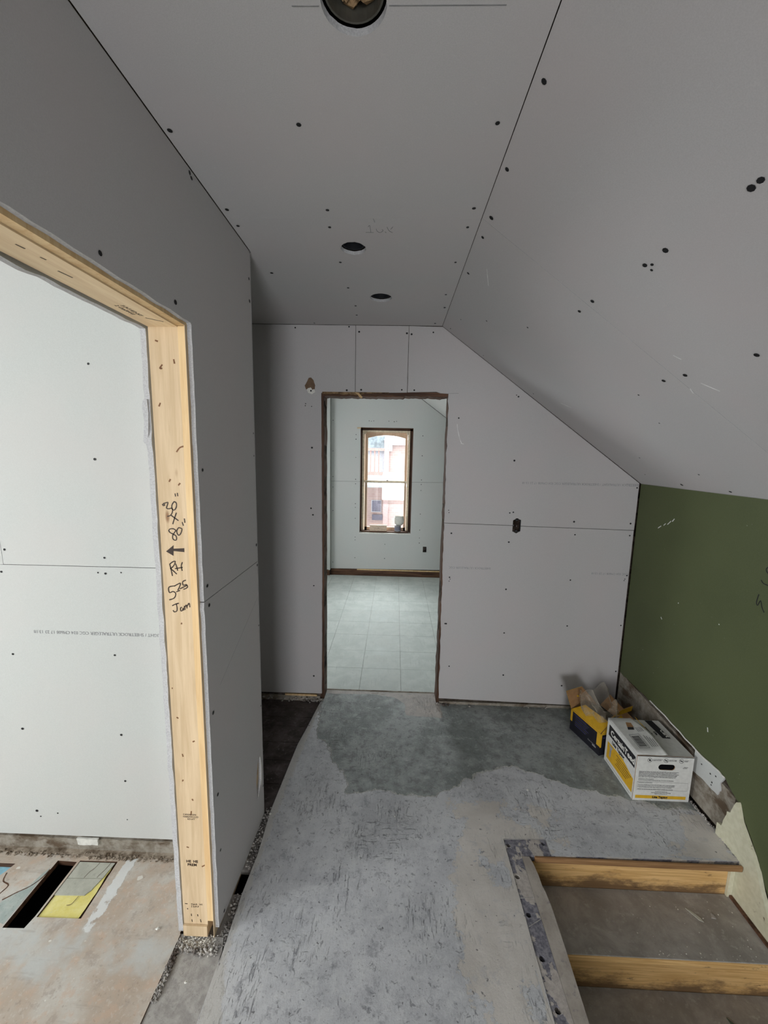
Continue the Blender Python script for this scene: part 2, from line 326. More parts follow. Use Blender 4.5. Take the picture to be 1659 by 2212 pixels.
def rough_poly(poly, edges, amp=.003, step=.02):
    out = []
    for i, p in enumerate(poly):
        q = poly[(i+1) % len(poly)]; out.append(p)
        if i in edges:
            L = math.dist(p, q); n = int(L/step); nx, ny = (q[1]-p[1])/L, -(q[0]-p[0])/L
            for k in range(1, n):
                t = k/n; w = amp*(noise.noise(V((p[0]+t*L*18, p[1]*9+3, i)))*1.6+random.uniform(-.35, .35))
                out.append((p[0]+(q[0]-p[0])*t+nx*w, p[1]+(q[1]-p[1])*t+ny*w))
    return out
def slab(name, outer, o, u, v, d, mats, parent=None, holes=(), kind=None):
    """plate: front face in plane (o,u,v), thickness d behind it, with true holes"""
    o, u, v = V(o), V(u), V(v); n = u.cross(v).normalized(); loops = [list(outer)]+[list(h) for h in holes]
    pts = [p for l in loops for p in l]; k = len(pts); tri = tessellate_polygon([[V((a, b, 0)) for a, b in l] for l in loops])
    F = [o+u*a+v*b for a, b in pts]; B = [p-n*d for p in F]; fs = []
    for a, b, c in tri:
        ar = (pts[b][0]-pts[a][0])*(pts[c][1]-pts[a][1])-(pts[c][0]-pts[a][0])*(pts[b][1]-pts[a][1])
        fs.append((a, b, c) if ar > 0 else (a, c, b))
    nf = len(fs); fs += [(c+k, b+k, a+k) for a, b, c in fs]; mi = [0]*len(fs); off = 0
    for li, l in enumerate(loops):
        A = sum(l[i][0]*l[(i+1) % len(l)][1]-l[(i+1) % len(l)][0]*l[i][1] for i in range(len(l)))
        ccw = (A > 0) == (li == 0)
        for i in range(len(l)):
            j = (i+1) % len(l); f = (off+i, off+i+k, off+j+k, off+j); fs.append(f if ccw else f[::-1]); mi.append(1 if isinstance(mats, (list, tuple)) and len(mats) > 1 else 0)
        off += len(l)
    return mesh_obj(name, F+B, fs, mats, parent, kind, mi)
def circle(cx, cy, r, n=24, jit=0, sy=1): return [(cx+r*(1+random.uniform(-jit, jit))*math.cos(2*math.pi*i/n), cy+sy*r*(1+random.uniform(-jit, jit))*math.sin(2*math.pi*i/n)) for i in range(n)]
def rect(x0, y0, x1, y1): return [(x0, y0), (x1, y0), (x1, y1), (x0, y1)]

SCREW = None
def screws(pts, o, u, v, parent, r=.0055):
    """countersunk screws: a dark dimple disc just proud of the paper, each its own part"""
    global SCREW
    if SCREW is None:
        n = 8; vs = [(math.cos(2*math.pi*i/n), math.sin(2*math.pi*i/n), 0) for i in range(n)]+[(.55*math.cos(2*math.pi*i/n), .55*math.sin(2*math.pi*i/n), -.25) for i in range(n)]
        fs = [(i, (i+1) % n, n+(i+1) % n, n+i) for i in range(n)]+[tuple(range(n, 2*n))]
        SCREW = bpy.data.meshes.new('screw'); SCREW.from_pydata(vs, [], fs); SCREW.materials.append(M['screw'])
    o, u, v = V(o), V(u).normalized(), V(v).normalized(); nn = u.cross(v).normalized()
    for a, b in pts:
        ob = bpy.data.objects.new('screw', SCREW); COL.objects.link(ob); ob.parent = parent
        rr = r*random.uniform(.85, 1.15); p = o+u*a+v*b+nn*(.0006+rr*.25*.3)
        ob.matrix_world = Matrix.Translation(p) @ Matrix((( *(u*rr),),( *(v*rr*random.uniform(.8, 1)),),( *(nn*rr*.3),))).transposed().to_4x4()
def smooth_line(p, k=4):
    if len(p) < 3: return p
    out = []
    for i in range(len(p)-1):
        a, b, c, d = V(p[max(i-1, 0)]), V(p[i]), V(p[i+1]), V(p[min(i+2, len(p)-1)])
        for j in range(k):
            t = j/k; out.append(tuple(.5*((2*b)+(c-a)*t+(2*a-5*b+4*c-d)*t*t+(3*b-a-3*c+d)*t**3)))
    out.append(tuple(p[-1])); return out
def ribbons(name, strokes, o, u, v, w, mat, parent, lift=.0006, smooth=True, jit=.15):
    mb = MB(); o, u, v = V(o), V(u), V(v); n = u.cross(v).normalized()
    for s in strokes:
        p = smooth_line(s) if smooth else s; L = []; R = []
        for i in range(len(p)):
            a = V(p[max(i-1, 0)]); b = V(p[min(i+1, len(p)-1)]); d = (b-a); d = d.normalized() if d.length > 1e-9 else V((1, 0)); q = V((-d.y, d.x))*w*.5*random.uniform(1-jit, 1+jit)
            L.append(V(p[i])+q); R.append(V(p[i])-q)
        k = len(p); top = [o+u*x.x+v*x.y+n*lift for x in L+R]; bot = [x-n*(lift+.0001) for x in top]
        fs = [(i+k, i+k+1, i+1, i) for i in range(k-1)]
        fs += [(i, i+1, i+1+2*k, i+2*k) for i in range(k-1)]+[(i+k+1, i+k, i+3*k, i+3*k+1) for i in range(k-1)]+[(0, 2*k, 3*k, k), (k-1, 2*k-1, 4*k-1, 3*k-1)]
        mb.add(top+bot, fs)
    return mb.build(name, mat, parent)
def text(name, s, o, u, v, size, mat, parent, align='LEFT', lift=.0005, shear=0, bold=0):
    c = bpy.data.curves.new(name, 'FONT'); c.body = s; c.size = size; c.resolution_u = 2; c.align_x = align; c.extrude = .0002; c.shear = shear; c.offset = bold
    t = bpy.data.objects.new(name, c); COL.objects.link(t); dg = bpy.context.evaluated_depsgraph_get(); me = bpy.data.meshes.new_from_object(t.evaluated_get(dg))
    bpy.data.objects.remove(t); me.name = name; me.materials.clear(); me.materials.append(mat)
    u, v = V(u).normalized(), V(v).normalized(); n = u.cross(v)
    X = Matrix((u, v, n)).transposed().to_4x4(); X.translation = V(o)+n*lift; me.transform(X)
    ob = bpy.data.objects.new(name, me); COL.objects.link(ob); ob.parent = parent; return ob
def sdf(poly, p):
    inside = False; dm = 9; n = len(poly)
    for i in range(n):
        a = poly[i]; b = poly[(i+1) % n]
        if (a[1] > p[1]) != (b[1] > p[1]) and p[0] < (b[0]-a[0])*(p[1]-a[1])/(b[1]-a[1])+a[0]: inside = not inside
        ax, ay = b[0]-a[0], b[1]-a[1]; t = max(0, min(1, ((p[0]-a[0])*ax+(p[1]-a[1])*ay)/(ax*ax+ay*ay+1e-12)))
        dm = min(dm, math.hypot(p[0]-a[0]-t*ax, p[1]-a[1]-t*ay))
    return dm if inside else -dm
def fine_floor(name, outer, holes, z, d, mats, step, attrs, kind='structure', parent=None):
    pts = []; edges = []; loops = [outer]+list(holes)
    for l in loops:
        b = len(pts); n = len(l); pts += [V(p) for p in l]; edges += [(b+i, b+(i+1) % n) for i in range(n)]
    x0 = min(p[0] for p in outer); x1 = max(p[0] for p in outer); y0 = min(p[1] for p in outer); y1 = max(p[1] for p in outer)
    nx = int((x1-x0)/step); ny = int((y1-y0)/step)
    for i in range(nx):
        for j in range(ny):
            p = (x0+(i+.5+.25*(j % 2))*step, y0+(j+.5)*step)
            if sdf(outer, p) > step*.4 and all(sdf(h, p) < -step*.4 for h in holes): pts.append(V(p))
    vs, es, fs, *_ = delaunay_2d_cdt(pts, edges, [], 0, 1e-6)
    keep = []
    for f in fs:
        c = sum((vs[i] for i in f), V((0, 0)))/len(f)
        if sdf(outer, c) > 0 and all(sdf(h, c) < 0 for h in holes):
            a, b, cc = [vs[i] for i in f[:3]]; ar = (b.x-a.x)*(cc.y-a.y)-(cc.x-a.x)*(b.y-a.y); keep.append(tuple(f) if ar > 0 else tuple(f[::-1]))
    k = len(vs); V3 = [V((p.x, p.y, z)) for p in vs]; cnt = {}
    for f in keep:
        for i in range(3): e = (f[i], f[(i+1) % 3]); cnt[e] = 1
    side = [e for e in cnt if (e[1], e[0]) not in cnt]
    V3 += [V((p.x, p.y, z-d)) for p in vs]; allf = keep+[(a+k, a, b, b+k)[::-1] for a, b in side]
    allf = keep+[(b, a, a+k, b+k) for a, b in side]
    o = mesh_obj(name, V3, allf, mats, parent, kind, [0]*len(keep)+[min(1, len(mats)-1)]*len(side))
    for an, fn in attrs.items():
        at = o.data.attributes.new(an, 'FLOAT', 'POINT'); vals = [fn((p.x, p.y)) for p in vs]; at.data.foreach_set('value', vals+vals)
    return o
X, Y, Z = V((1, 0, 0)), V((0, 1, 0)), V((0, 0, 1))

# ------------------------------------------------------------------ room dimensions (metres, eye of the photographer over the origin)
XL, YF, XC, HC, XR, HK, YP = -.578, 2.53, .258, 2.436, 1.516, 1.530, 1.650
T = .0127; PW = [M['paper'], M['core']]; PP = [M['paper_pale_lit'], M['core']]
G = .0011
# frames of the planes: (origin, u, v) with u x v pointing into the room
FAR = ((0, YF, 0), X, Z)                 # normal -y
LEFT = ((XL, 0, 0), Y, Z)                # normal +x
CEI = ((0, 0, HC), Y, X)                 # normal -z ; coordinates (y, x)
sl = V((XR-XC, 0, HK-HC)); SLL = sl.length; su = sl.normalized()
SLO = ((XC, 0, HC), Y, su)               # y x su  -> down-left
assert V(Y).cross(su).z < 0
def slc(x, y): return (y, (x-XC)/(XR-XC)*SLL)

# ------------------------------------------------------------------ far wall with its doorway
wall_far = MB()
wall_far.box((-2.3, YF+.02, -.05), (-.452, YF+.12, 2.75)).box((.318, YF+.02, -.05), (XR+.3, YF+.12, 2.75)).box((-.452, YF+.02, 2.045), (.318, YF+.12, 2.75))
wall_far = wall_far.build('wall_far', M['plaster_dark'], None, 'structure')
o, u, v = FAR
ox, oz, ow, oh = .777, 1.244, .0255, .0415
def W2(*pts): return list(pts)
A = rough_poly([(-2.0, .033), (-.4666, .045), (-.4625, 1.0), (-.4666, 2.041), (-.2585, 2.041), (-.2585, 2.4345), (-2.0, 2.4345)], {1, 2}, .0012)
B = [(-.256, 2.043), (.0590, 2.051), (.0600, 2.4345), (-.256, 2.4345)]
sxz = lambda x: HC+(x-XC)*(HK-HC)/(XR-XC)-.004
C = rough_poly([(.0623, 2.052), (.24, 2.058), (.262, 2.05), (.3115, 2.048), (.316, 1.65), (.319, 1.2515), (ox-ow, 1.246), (ox-ow, oz+oh-.008), (ox-.012, oz+oh), (ox-.006, oz+oh+.006), (ox+.006, oz+oh+.006), (ox+.012, oz+oh), (ox+ow, oz+oh-.004), (ox+ow, 1.2435), (1.510, 1.2345), (1.511, sxz(1.511)), (XC+.003, 2.4325), (.0623, 2.4345)], {3, 4}, .0045)
D_ = rough_poly([(.332, .042), (1.22, .026), (1.509, .022), (1.509, 1.2315), (ox+ow, 1.2405), (ox+ow, oz-oh+.006), (ox+.012, oz-oh), (ox+.004, oz-oh-.007), (ox-.008, oz-oh-.005), (ox-.014, oz-oh), (ox-ow, oz-oh+.004), (ox-ow, 1.243), (.3195, 1.2485), (.324, .7)], {12, 13}, .0035)
for p in (A, B, C, D_): slab('drywall_panel', p, o, u, v, T, PW, wall_far)
screws([(-.622,2.417),(-.298,2.426),(-.237,2.398),(.049,2.393),(.077,2.388),(.206,2.4),(-.309,2.058),(-.221,2.062),(.027,2.066),(.103,2.065),(-.525,1.707),(-.533,1.324),(-.521,1.282),(-.518,.811),(-.521,.173),(.38,1.904),(.735,1.653),(.734,2.037),(.728,1.325),(1.133,1.279),(1.484,1.276),(.367,1.185),(.734,1.137),(1.146,1.196),(1.487,1.199),(.368,.894),(1.143,.898),(1.497,.939),(.736,.824),(.36,.577),(.353,.577),(.743,.525),(1.149,.587),(1.494,.602),(.392,.277),(.756,.227),(1.494,.281),(1.148,.165),(1.5,1.501),(.75,1.33)], o, u, v, wall_far, .0058)
screws([(-.563,1.974),(-.526,1.958),(-.565,1.962),(.343,1.333),(.346,1.318),(.372,.882),(.366,.868),(1.487,.915),(1.483,.905),(.722,2.046)], o, u, v, wall_far, .0032)
# torn paper scar above the door corner
slab('torn_paper_scar', rough_poly([(-.568, 2.082), (-.560, 2.060), (-.528, 2.052), (-.505, 2.060), (-.503, 2.083), (-.512, 2.112), (-.528, 2.130), (-.542, 2.128), (-.552, 2.108)], set(range(9)), .002, .008), V(o)-.0008*Y, u, v, .0006, M['tornpaper'], wall_far)
slab('gypsum_scar', rough_poly([(-.556, 2.058), (-.545, 2.038), (-.522, 2.031), (-.503, 2.044), (-.508, 2.062), (-.522, 2.058), (-.532, 2.072), (-.545, 2.068)], set(range(8)), .003, .006), V(o)-.0016*Y, u, v, .0006, M['chip'], wall_far)
screws([(-.529, 2.051)], V(o)-.002*Y, u, v, wall_far, .006)
UL = 'SHEETROCK ULTRALIGHT / SHEETROCK ULTRALEGER CGC 024 CM608 17 23 13:18'
text('printed_line', UL, (1.512, YF, 1.523), -X, -Z, .0195, M['print'], wall_far)
text('printed_line', 'SHEETROCK ULTRALEGER CGC', (.63, YF, .966), -X, -Z, .019, M['print'], wall_far)
text('printed_line', 'CGC 024 CM608 17 23 13:18', (1.505, YF, .953), -X, -Z, .019, M['print'], wall_far)
ribbons('pencil_line', [[(.3115, 2.049), (.372, 2.051)], [(1.43, 1.5235), (1.51, 1.522)]], o, u, v, .0018, M['pencil'], wall_far)
ribbons('white_scuff', [[(.372, 1.868), (.378, 1.83), (.392, 1.78), (.405, 1.752)], [(.400, 1.752), (.418, 1.748)]], o, u, v, .0032, M['smear'], wall_far, .0004)
# remains along the foot of the far wall
mb = MB(); mb.box((-2.0, YF+.004, -.03), (-.48, YF+.03, .022)).box((.335, YF+.002, -.03), (1.5, YF+.03, .018)); mb.build('plaster_foot', M['plaster'], wall_far)
mb = MB(); mb.box((-.72, YF-.002, .024), (-.50, YF+.01, .036)); mb.build('lath_strip', M['osb'], wall_far)
mb = MB()
for i in range(230):
    x = random.choice((random.uniform(-.95, -.47), random.uniform(-.60, -.45), random.uniform(.33, 1.25), random.uniform(.31, .40)))
    mb.rock((x, YF-random.uniform(-.01, .022), random.uniform(-.008, .008) if x > -.5 else random.uniform(-.012, .014)), random.uniform(.003, .010), 0, .7)
mb.build('rubble', M['rubble'], wall_far)['kind'] = 'stuff'

# far doorway: dark old jambs and header
door_1 = empty('door_1', (-.07, YF+.06, 0), kind='structure')
def jamb(name, x0, x1, dx, mat):
    me = MB(); n = 44; vs = []; side = 1 if dx > 0 else -1
    for k in range(n+1):
        z = .0+2.045*k/n
        w = .004*noise.noise(V((x0*9, z*7, 1)))+.0035*noise.noise(V((x0*5, z*31, 4)))+random.uniform(-.0007, .0007)
        for yy in (YF+.012, YF+.045, YF+.085, YF+.125): vs.append(V((x1+side*(w+.002*noise.noise(V((yy*60, z*20, 2)))), yy, z)))
    fs = [(r*4+c, r*4+c+1, r*4+c+5, r*4+c+4) for r in range(n) for c in range(3)]
    b = len(vs); vs += [V((x0, YF+.012, 0)), V((x0, YF+.012, 2.045)), V((x0, YF+.125, 0)), V((x0, YF+.125, 2.045))]
    fs += [tuple([b]+[r*4 for r in range(n+1)]+[b+1]), tuple([b+2]+[r*4+3 for r in range(n+1)]+[b+3]), (b, b+1, b+3, b+2)]
    me.add([p-V((-.07, YF+.06, 0)) for p in vs], fs); return me.build(name, mat, door_1)
jamb('jamb', -.475, -.452, 1, M['old']); jamb('jamb', .335, .317, -1, M['old'])
hp = [(-.46, 2.055), (.325, 2.055)]+[(.325-.785*k/60, 2.024+.006*noise.noise(V((k*.35, 0, 0)))+random.uniform(-.0015, .0015)+(.006 if k < 22 else 0)) for k in range(61)]
mb = MB(); mb.prism(hp, V((.07, -.048, 0)), X, Z, .11, 0); mb.build('head_board', M['old_x'], door_1)
mb = MB(); mb.prism([(-.262, 2.046), (-.235, 2.043), (-.213, 2.021), (-.216, 2.012), (-.228, 2.015), (-.243, 2.034)], V((.07, -.066, 0)), X, Z, .01); mb.build('splinter', M['osb'], door_1)
mb = MB(); mb.prism(rough_poly([(-.46, 2.035), (-.26, 2.03), (-.20, 2.040), (-.05, 2.044), (-.05, 2.049), (-.46, 2.047)], {0, 1, 2}, .004, .012), V((.07, -.062, 0)), X, Z, .012); mb.build('lath_remnant', M['insul'], door_1)

# ------------------------------------------------------------------ ceiling and sloped ceiling
ceiling = MB().box((-3.8, -2.6, 2.56), (.62, 5.6, 2.66)).build('ceiling', M['plaster_dark'], None, 'structure')
o, u, v = CEI
h1 = circle(.796, -.090, .0565, 40, .012); h2 = circle(1.624, -.177, .047, 32, .03); h3 = circle(2.101, -.0915, .0535, 32, .012)
slab('drywall_panel', [(-2.45, -.715), (-2.45, XC-.0022), (1.430-G*.3, XC-.0006), (1.430-G*.3, -.576), (.0, -.576), (-.001, -.715)][::-1], o, u, v, T, PW, ceiling, [h1])
slab('drywall_panel', [(1.430+G*.3, -.576), (1.430+G*.3, XC-.0006), (YF-.004, XC-.0006), (YF-.004, -2.05), (1.66, -2.05), (1.66, -.576)][::-1], o, u, v, T, PW, ceiling, [h2, h3])
screws([(1.068,-.560),(1.051,-.245),(1.383,-.554),(1.475,-.555),(1.383,-.234),(1.48,-.243),(1.37,.223),(1.475,.222),(1.732,-.241),(1.834,-.55),(1.982,-.239),(1.724,.218),(2.222,.235),(2.21,-.227),(2.498,-.50),(2.477,.21),(1.047,.215),(2.35,-.235),(2.05,.22)], o, u, v, ceiling, .0068)
ribbons('pencil_line', [[(.801, -.197), (.8015, -.15)], [(.8015, -.03), (.802, .169)]], o, u, v, .0016, M['pencil'], ceiling)
ribbons('pencil_note', [[(1.512,-.123),(1.512,-.095)],[(1.512,-.105),(1.470,-.106),(1.478,-.112)],[(1.49,-.085),(1.505,-.082),(1.512,-.072),(1.50,-.062),(1.493,-.066)],[(1.507,-.055),(1.514,-.052)],[(1.478,-.048),(1.50,-.042),(1.512,-.03)],[(1.492,-.036),(1.476,-.028)],[(1.43,-.092),(1.45,-.088)]], o, u, v, .0018, M['pencil'], ceiling)
slope = mesh_obj('ceiling_sloped', [V((XC-.01, yy, HC+.12)) if a == 0 else V((XR+.35, yy, HC+.12+(XR+.35-XC+.01)*(HK-HC)/(XR-XC))) if a == 1 else V((XC-.01, yy, HC+.22)) if a == 2 else V((XR+.35, yy, HC+.22+(XR+.36-XC)*(HK-HC)/(XR-XC))) for yy in (-2.6, 5.6) for a in (0, 1, 3, 2)], [(0,1,2,3),(7,6,5,4),(0,4,5,1),(1,5,6,2),(2,6,7,3),(3,7,4,0)], M['plaster_dark'], None, 'structure')
o, u, v = SLO; g2 = .0011
for y0, y1 in ((-2.45, 1.4216), (1.4233, YF-.003)):
    slab('drywall_panel', [(y0, .0014), (y0, SLL+.02), (y1, SLL+.02), (y1, .0014)][::-1], o, u, v, T, PW, slope)
slab('joint_backing', [(1.418, .003), (1.418, SLL+.02), (1.427, SLL+.02), (1.427, .003)][::-1], V(o)-V(u).cross(V(v))*.0007, u, v, .002, M['dark'], slope)
SP = [(.278,.925),(.274,1.18),(.629,.8),(.63,.82),(.282,1.388),(.28,1.506),(.627,1.049),(.626,1.127),(.28,1.783),(.618,1.389),(.618,1.481),(.929,1.116),(.931,1.379),(.93,1.483),(1.486,2.125),(1.498,1.832)]
screws([slc(x, y) for x, y in SP], o, u, v, slope, .0075)
screws([slc(x, y) for x, y in [(.643,1.125),(.55,1.828),(.326,2.25),(.634,1.11),(1.40,1.9),(1.30,2.2),(.959,1.675),(1.43,2.35),(.50,2.48),(.80,2.46),(.30,2.47),(.42,2.05),(1.1,1.75)]], o, u, v, slope, .0045)
ribbons('white_scuff', [[slc(.33, 1.66), slc(.36, 1.76)], [slc(.98, 1.42), slc(1.0, 1.43)], [slc(.97, 1.36), slc(1.01, 1.33)], [slc(.86, 1.34), slc(.88, 1.33)], [slc(.90, 2.3), slc(.94, 2.25)]], o, u, v, .0026, M['smear'], slope, .0004)

# recessed light housings in the three ceiling cut-outs
def can(name, y, x, r, label, big=False):
    e = empty(name, (x, y, HC+T), label, 'light fixture')
    e['group'] = 'recessed light cut-outs'
    n = 32; mb = MB(); hh = .085
    def ring(rr, z): return [V((rr*math.cos(2*math.pi*i/n), rr*math.sin(2*math.pi*i/n), z)) for i in range(n)]
    R = [ring(r-.006, .002), ring(r-.0025, .002), ring(r-.0025, hh), ring(r-.006, hh)]
    mb.add([p for q in R for p in q], [(a*n+i, a*n+(i+1) % n, ((a+1) % 4)*n+(i+1) % n, ((a+1) % 4)*n+i) for a in range(4) for i in range(n)]); mb.build('housing', M['tin'] if big else M['plasticbox'], e)
    mb = MB(); mb.add([p for p in ring(r-.0065, hh-.012)]+[p for p in ring(r-.0065, hh)], [tuple(range(n))]+[(i, (i+1) % n, n+(i+1) % n, n+i) for i in range(n)]); mb.build('lid', M['dark'], e)
    mb = MB()
    for k in range(170 if big else 22):
        a = random.uniform(0, 6.28); q = random.uniform(.1, .95 if big else .8)*(r-.012); mb.rock((q*math.cos(a), q*math.sin(a), hh-(random.uniform(.035, .066) if big else random.uniform(.01, .03))), random.uniform(.008, .017) if big else random.uniform(.003, .008))
    ins = mb.build('insulation', M['insul'], e); ins['kind'] = 'stuff'
    if big:
        mb = MB()
        for k in range(5): 
            a = random.uniform(3.5, 5.8); mb.rock((.022*math.cos(a), .022*math.sin(a), hh-.070), .011)
        mb.build('foil_scrap', M['foil'], e)['kind'] = 'stuff'
    return e
can('recessed_light_housing', .796, -.09, .0545, 'nearest round ceiling opening with dark metal can and brown insulation inside', True)
can('recessed_light_housing', 1.624, -.177, .045, 'middle round ceiling opening with ragged edge and dark empty inside')
can('recessed_light_housing', 2.101, -.0915, .0515, 'farthest round ceiling opening nearest the end wall, thin pale cut rim')

# ------------------------------------------------------------------ left partition with the rough door opening
wall_left = MB()
wall_left.box((-.70, 1.20, -.04), (XL-T, 1.63, 2.56)).box((-.70, .30, 2.12), (XL-T, 1.20, 2.56)).box((-.70, -2.5, -.04), (XL-T, .25, 2.56)).build('wall_left', M['stud'], None, 'structure')
wall_left = bpy.data.objects['wall_left']; o, u, v = LEFT
DZ = 2.028; ye = 1.166
cut = [(1.572, .140), (1.598, .165), (1.622, .20), (1.626, .268), (1.614, .325), (1.585, .312), (1.560, .24)]
up_ = rough_poly([(ye, 1.2175), (YP-.004, 1.2155), (YP-.004, 2.434), (-2.4, 2.434), (-2.4, .002), (.33, .002), (.33, DZ), (ye-.004, DZ), (ye, DZ-.004)], {7, 8, 5, 6}, .0018)
slab('drywall_panel', up_, o, u, v, T, PW, wall_left)
lo_ = rough_poly([(ye, .026), (1.3, .012), (YP-.004, -.012), (YP-.004, 1.2125), (ye, 1.2145)], {2, 4}, .003)
slab('drywall_panel', lo_, o, u, v, T, PW, wall_left, [cut])
ribbons('torn_white_edge', [[(1.6205, .17), (1.6265, .22), (1.6265, .27), (1.613, .322)], [(1.578, .15), (1.585, .155)]], o, u, v, .006, M['chip'], wall_left, .0008)
screws([(.819,2.05),(1.086,2.055),(1.192,1.62),(1.189,1.261),(1.196,1.195),(1.635,1.289),(1.64,1.20),(1.191,.828),(1.198,.52),(1.643,.145),(1.208,.039),(1.194,2.423),(1.203,2.415),(1.630,2.33),(1.63,2.25)], o, u, v, wall_left, .0062)
screws([(1.635,1.75),(1.635,1.66),(1.64,.93),(1.64,.55),(1.2,.3)], o, u, v, wall_left, .0045)
ribbons('pencil_line', [[(1.25, .89), (1.64, 1.06)]], o, u, v, .0008, M['print'], wall_left, .0003, False)
# back board of the partition (left room side)
mb = MB(); mb.prism(rough_poly([(-1.428, .0), (-1.168, .0), (-1.165, 2.012), (-.33, 2.012), (-.33, 0), (2.4, 0), (2.4, 2.43), (-1.428, 2.43)], {1, 2}, .003), (-.7245, 0, 0), -Y, Z, .016, 0, 1)
mb.build('drywall_panel', PP, wall_left)
mb = MB(); mb.prism([(-.7255, 1.82), (-.731, 1.80), (-.727, 1.76), (-.733, 1.70), (-.7255, 1.69), (-.717, 1.72), (-.713, 1.78), (-.715, 1.82)], (0, 1.162, 0), X, Z, .006); mb.build('torn_paper_flap', M['core'], wall_left)

# door_2: rough framing of the opening
door_2 = empty('door_2', (-.64, 1.145, 0), kind='structure')
def lb(name, a, b, mat, par=door_2, off=V((-.64, 1.145, 0))): mb = MB(); mb.box(V(a)-off, V(b)-off); return mb.build(name, mat, par)
door_2.location += V((-.008, .015, 0))
st = lb('jack_stud', (-.6905, 1.145, .045), (-.6065, 1.19, 2.016), M['stud'])
lb('bottom_plate', (-.6905, 1.138, .002), (-.6065, 1.19, .044), M['stud'])
lb('furring_strip', (-.6055, 1.143, .062), (-.5845, 1.19, 2.018), M['osb'])
lb('plywood_shim', (-.5840, 1.138, .0), (-.5826, 1.19, 2.02), M['stud'])
lb('header', (-.6905, .33, 2.016), (-.6065, 1.19, 2.11), M['stud_y'])
lb('header_strip', (-.6055, .33, 2.019), (-.5830, 1.150, 2.11), M['osb'])
lb('jack_stud', (-.6905, .25, .0), (-.5915, .33, 2.11), M['stud'])
# nail heads and splits on the stud, knots on the header
ribbons('nail', [[(-.663,.085),(-.6625,.076)],[(-.641,.084),(-.640,.076)],[(-.662,.062),(-.661,.052)],[(-.632,.064),(-.630,.052)],[(-.676,.107),(-.674,.103)],[(-.683,.126),(-.674,.1255)]], (0, 1.145, 0), X, Z, .0025, M['marker'], door_2, .0005).location = -V((-.64, 1.145, 0))
ribbons('knot', [[(-.674,.83),(-.668,.826)],[(-.626,.745),(-.619,.748)],[(-.667,.60),(-.664,.606)],[(-.635,.53),(-.638,.536)],[(-.666,.352),(-.658,.350)],[(-.617,.277),(-.606,.284)],[(-.672,1.98),(-.664,1.977)],[(-.655,1.915),(-.663,1.905),(-.656,1.905)],[(-.622,1.93),(-.620,1.918)],[(-.672,1.80),(-.667,1.81)],[(-.60,1.69),(-.617,1.685),(-.628,1.672)],[(-.655,1.585),(-.650,1.593)],[(-.628,1.575),(-.622,1.582)],[(-.681,.93),(-.684,.93)],[(-.642,1.145),(-.640,1.15)],[(-.662,.70),(-.660,.69)],[(-.645,.475),(-.643,.49)]], (0, 1.145, 0), X, Z, .0042, M['knot'], door_2, .0004).location = -V((-.64, 1.145, 0))
ribbons('knot', [[(.70,-.640),(.715,-.638)],[(.745,-.638),(.755,-.636)],[(1.02,-.665),(1.03,-.663)],[(.66,-.66),(.668,-.658)],[(1.07,-.65),(1.10,-.62)],[(.80,-.652),(.83,-.648)]], (0, 0, 2.016), Y, X, .003, M['stamp'], door_2, .0005).location = -V((-.64, 1.145, 0))
text('lumber_stamp', 'S-P-F KD-HT\n2 CanA 141', (-.655, .98, 2.016), Y, X, .014, M['stamp'], door_2).location = -V((-.64, 1.145, 0))
text('lumber_stamp', 'HE  HE\n PREM', (-.670, 1.145, .292), X, Z, .0135, M['marker'], door_2, bold=.0003).location = -V((-.64, 1.145, 0))
text('lumber_stamp', 'CanA  141\n2 S-P-F', (-.662, 1.145, .122), X, Z, .0095, M['marker'], door_2).location = -V((-.64, 1.145, 0))
text('lumber_stamp', 'CANADIAN\nHARDWOOD\n      KD-HT', (-.672, 1.145, .474), X, Z, .0085, M['stamp'], door_2).location = -V((-.64, 1.145, 0))
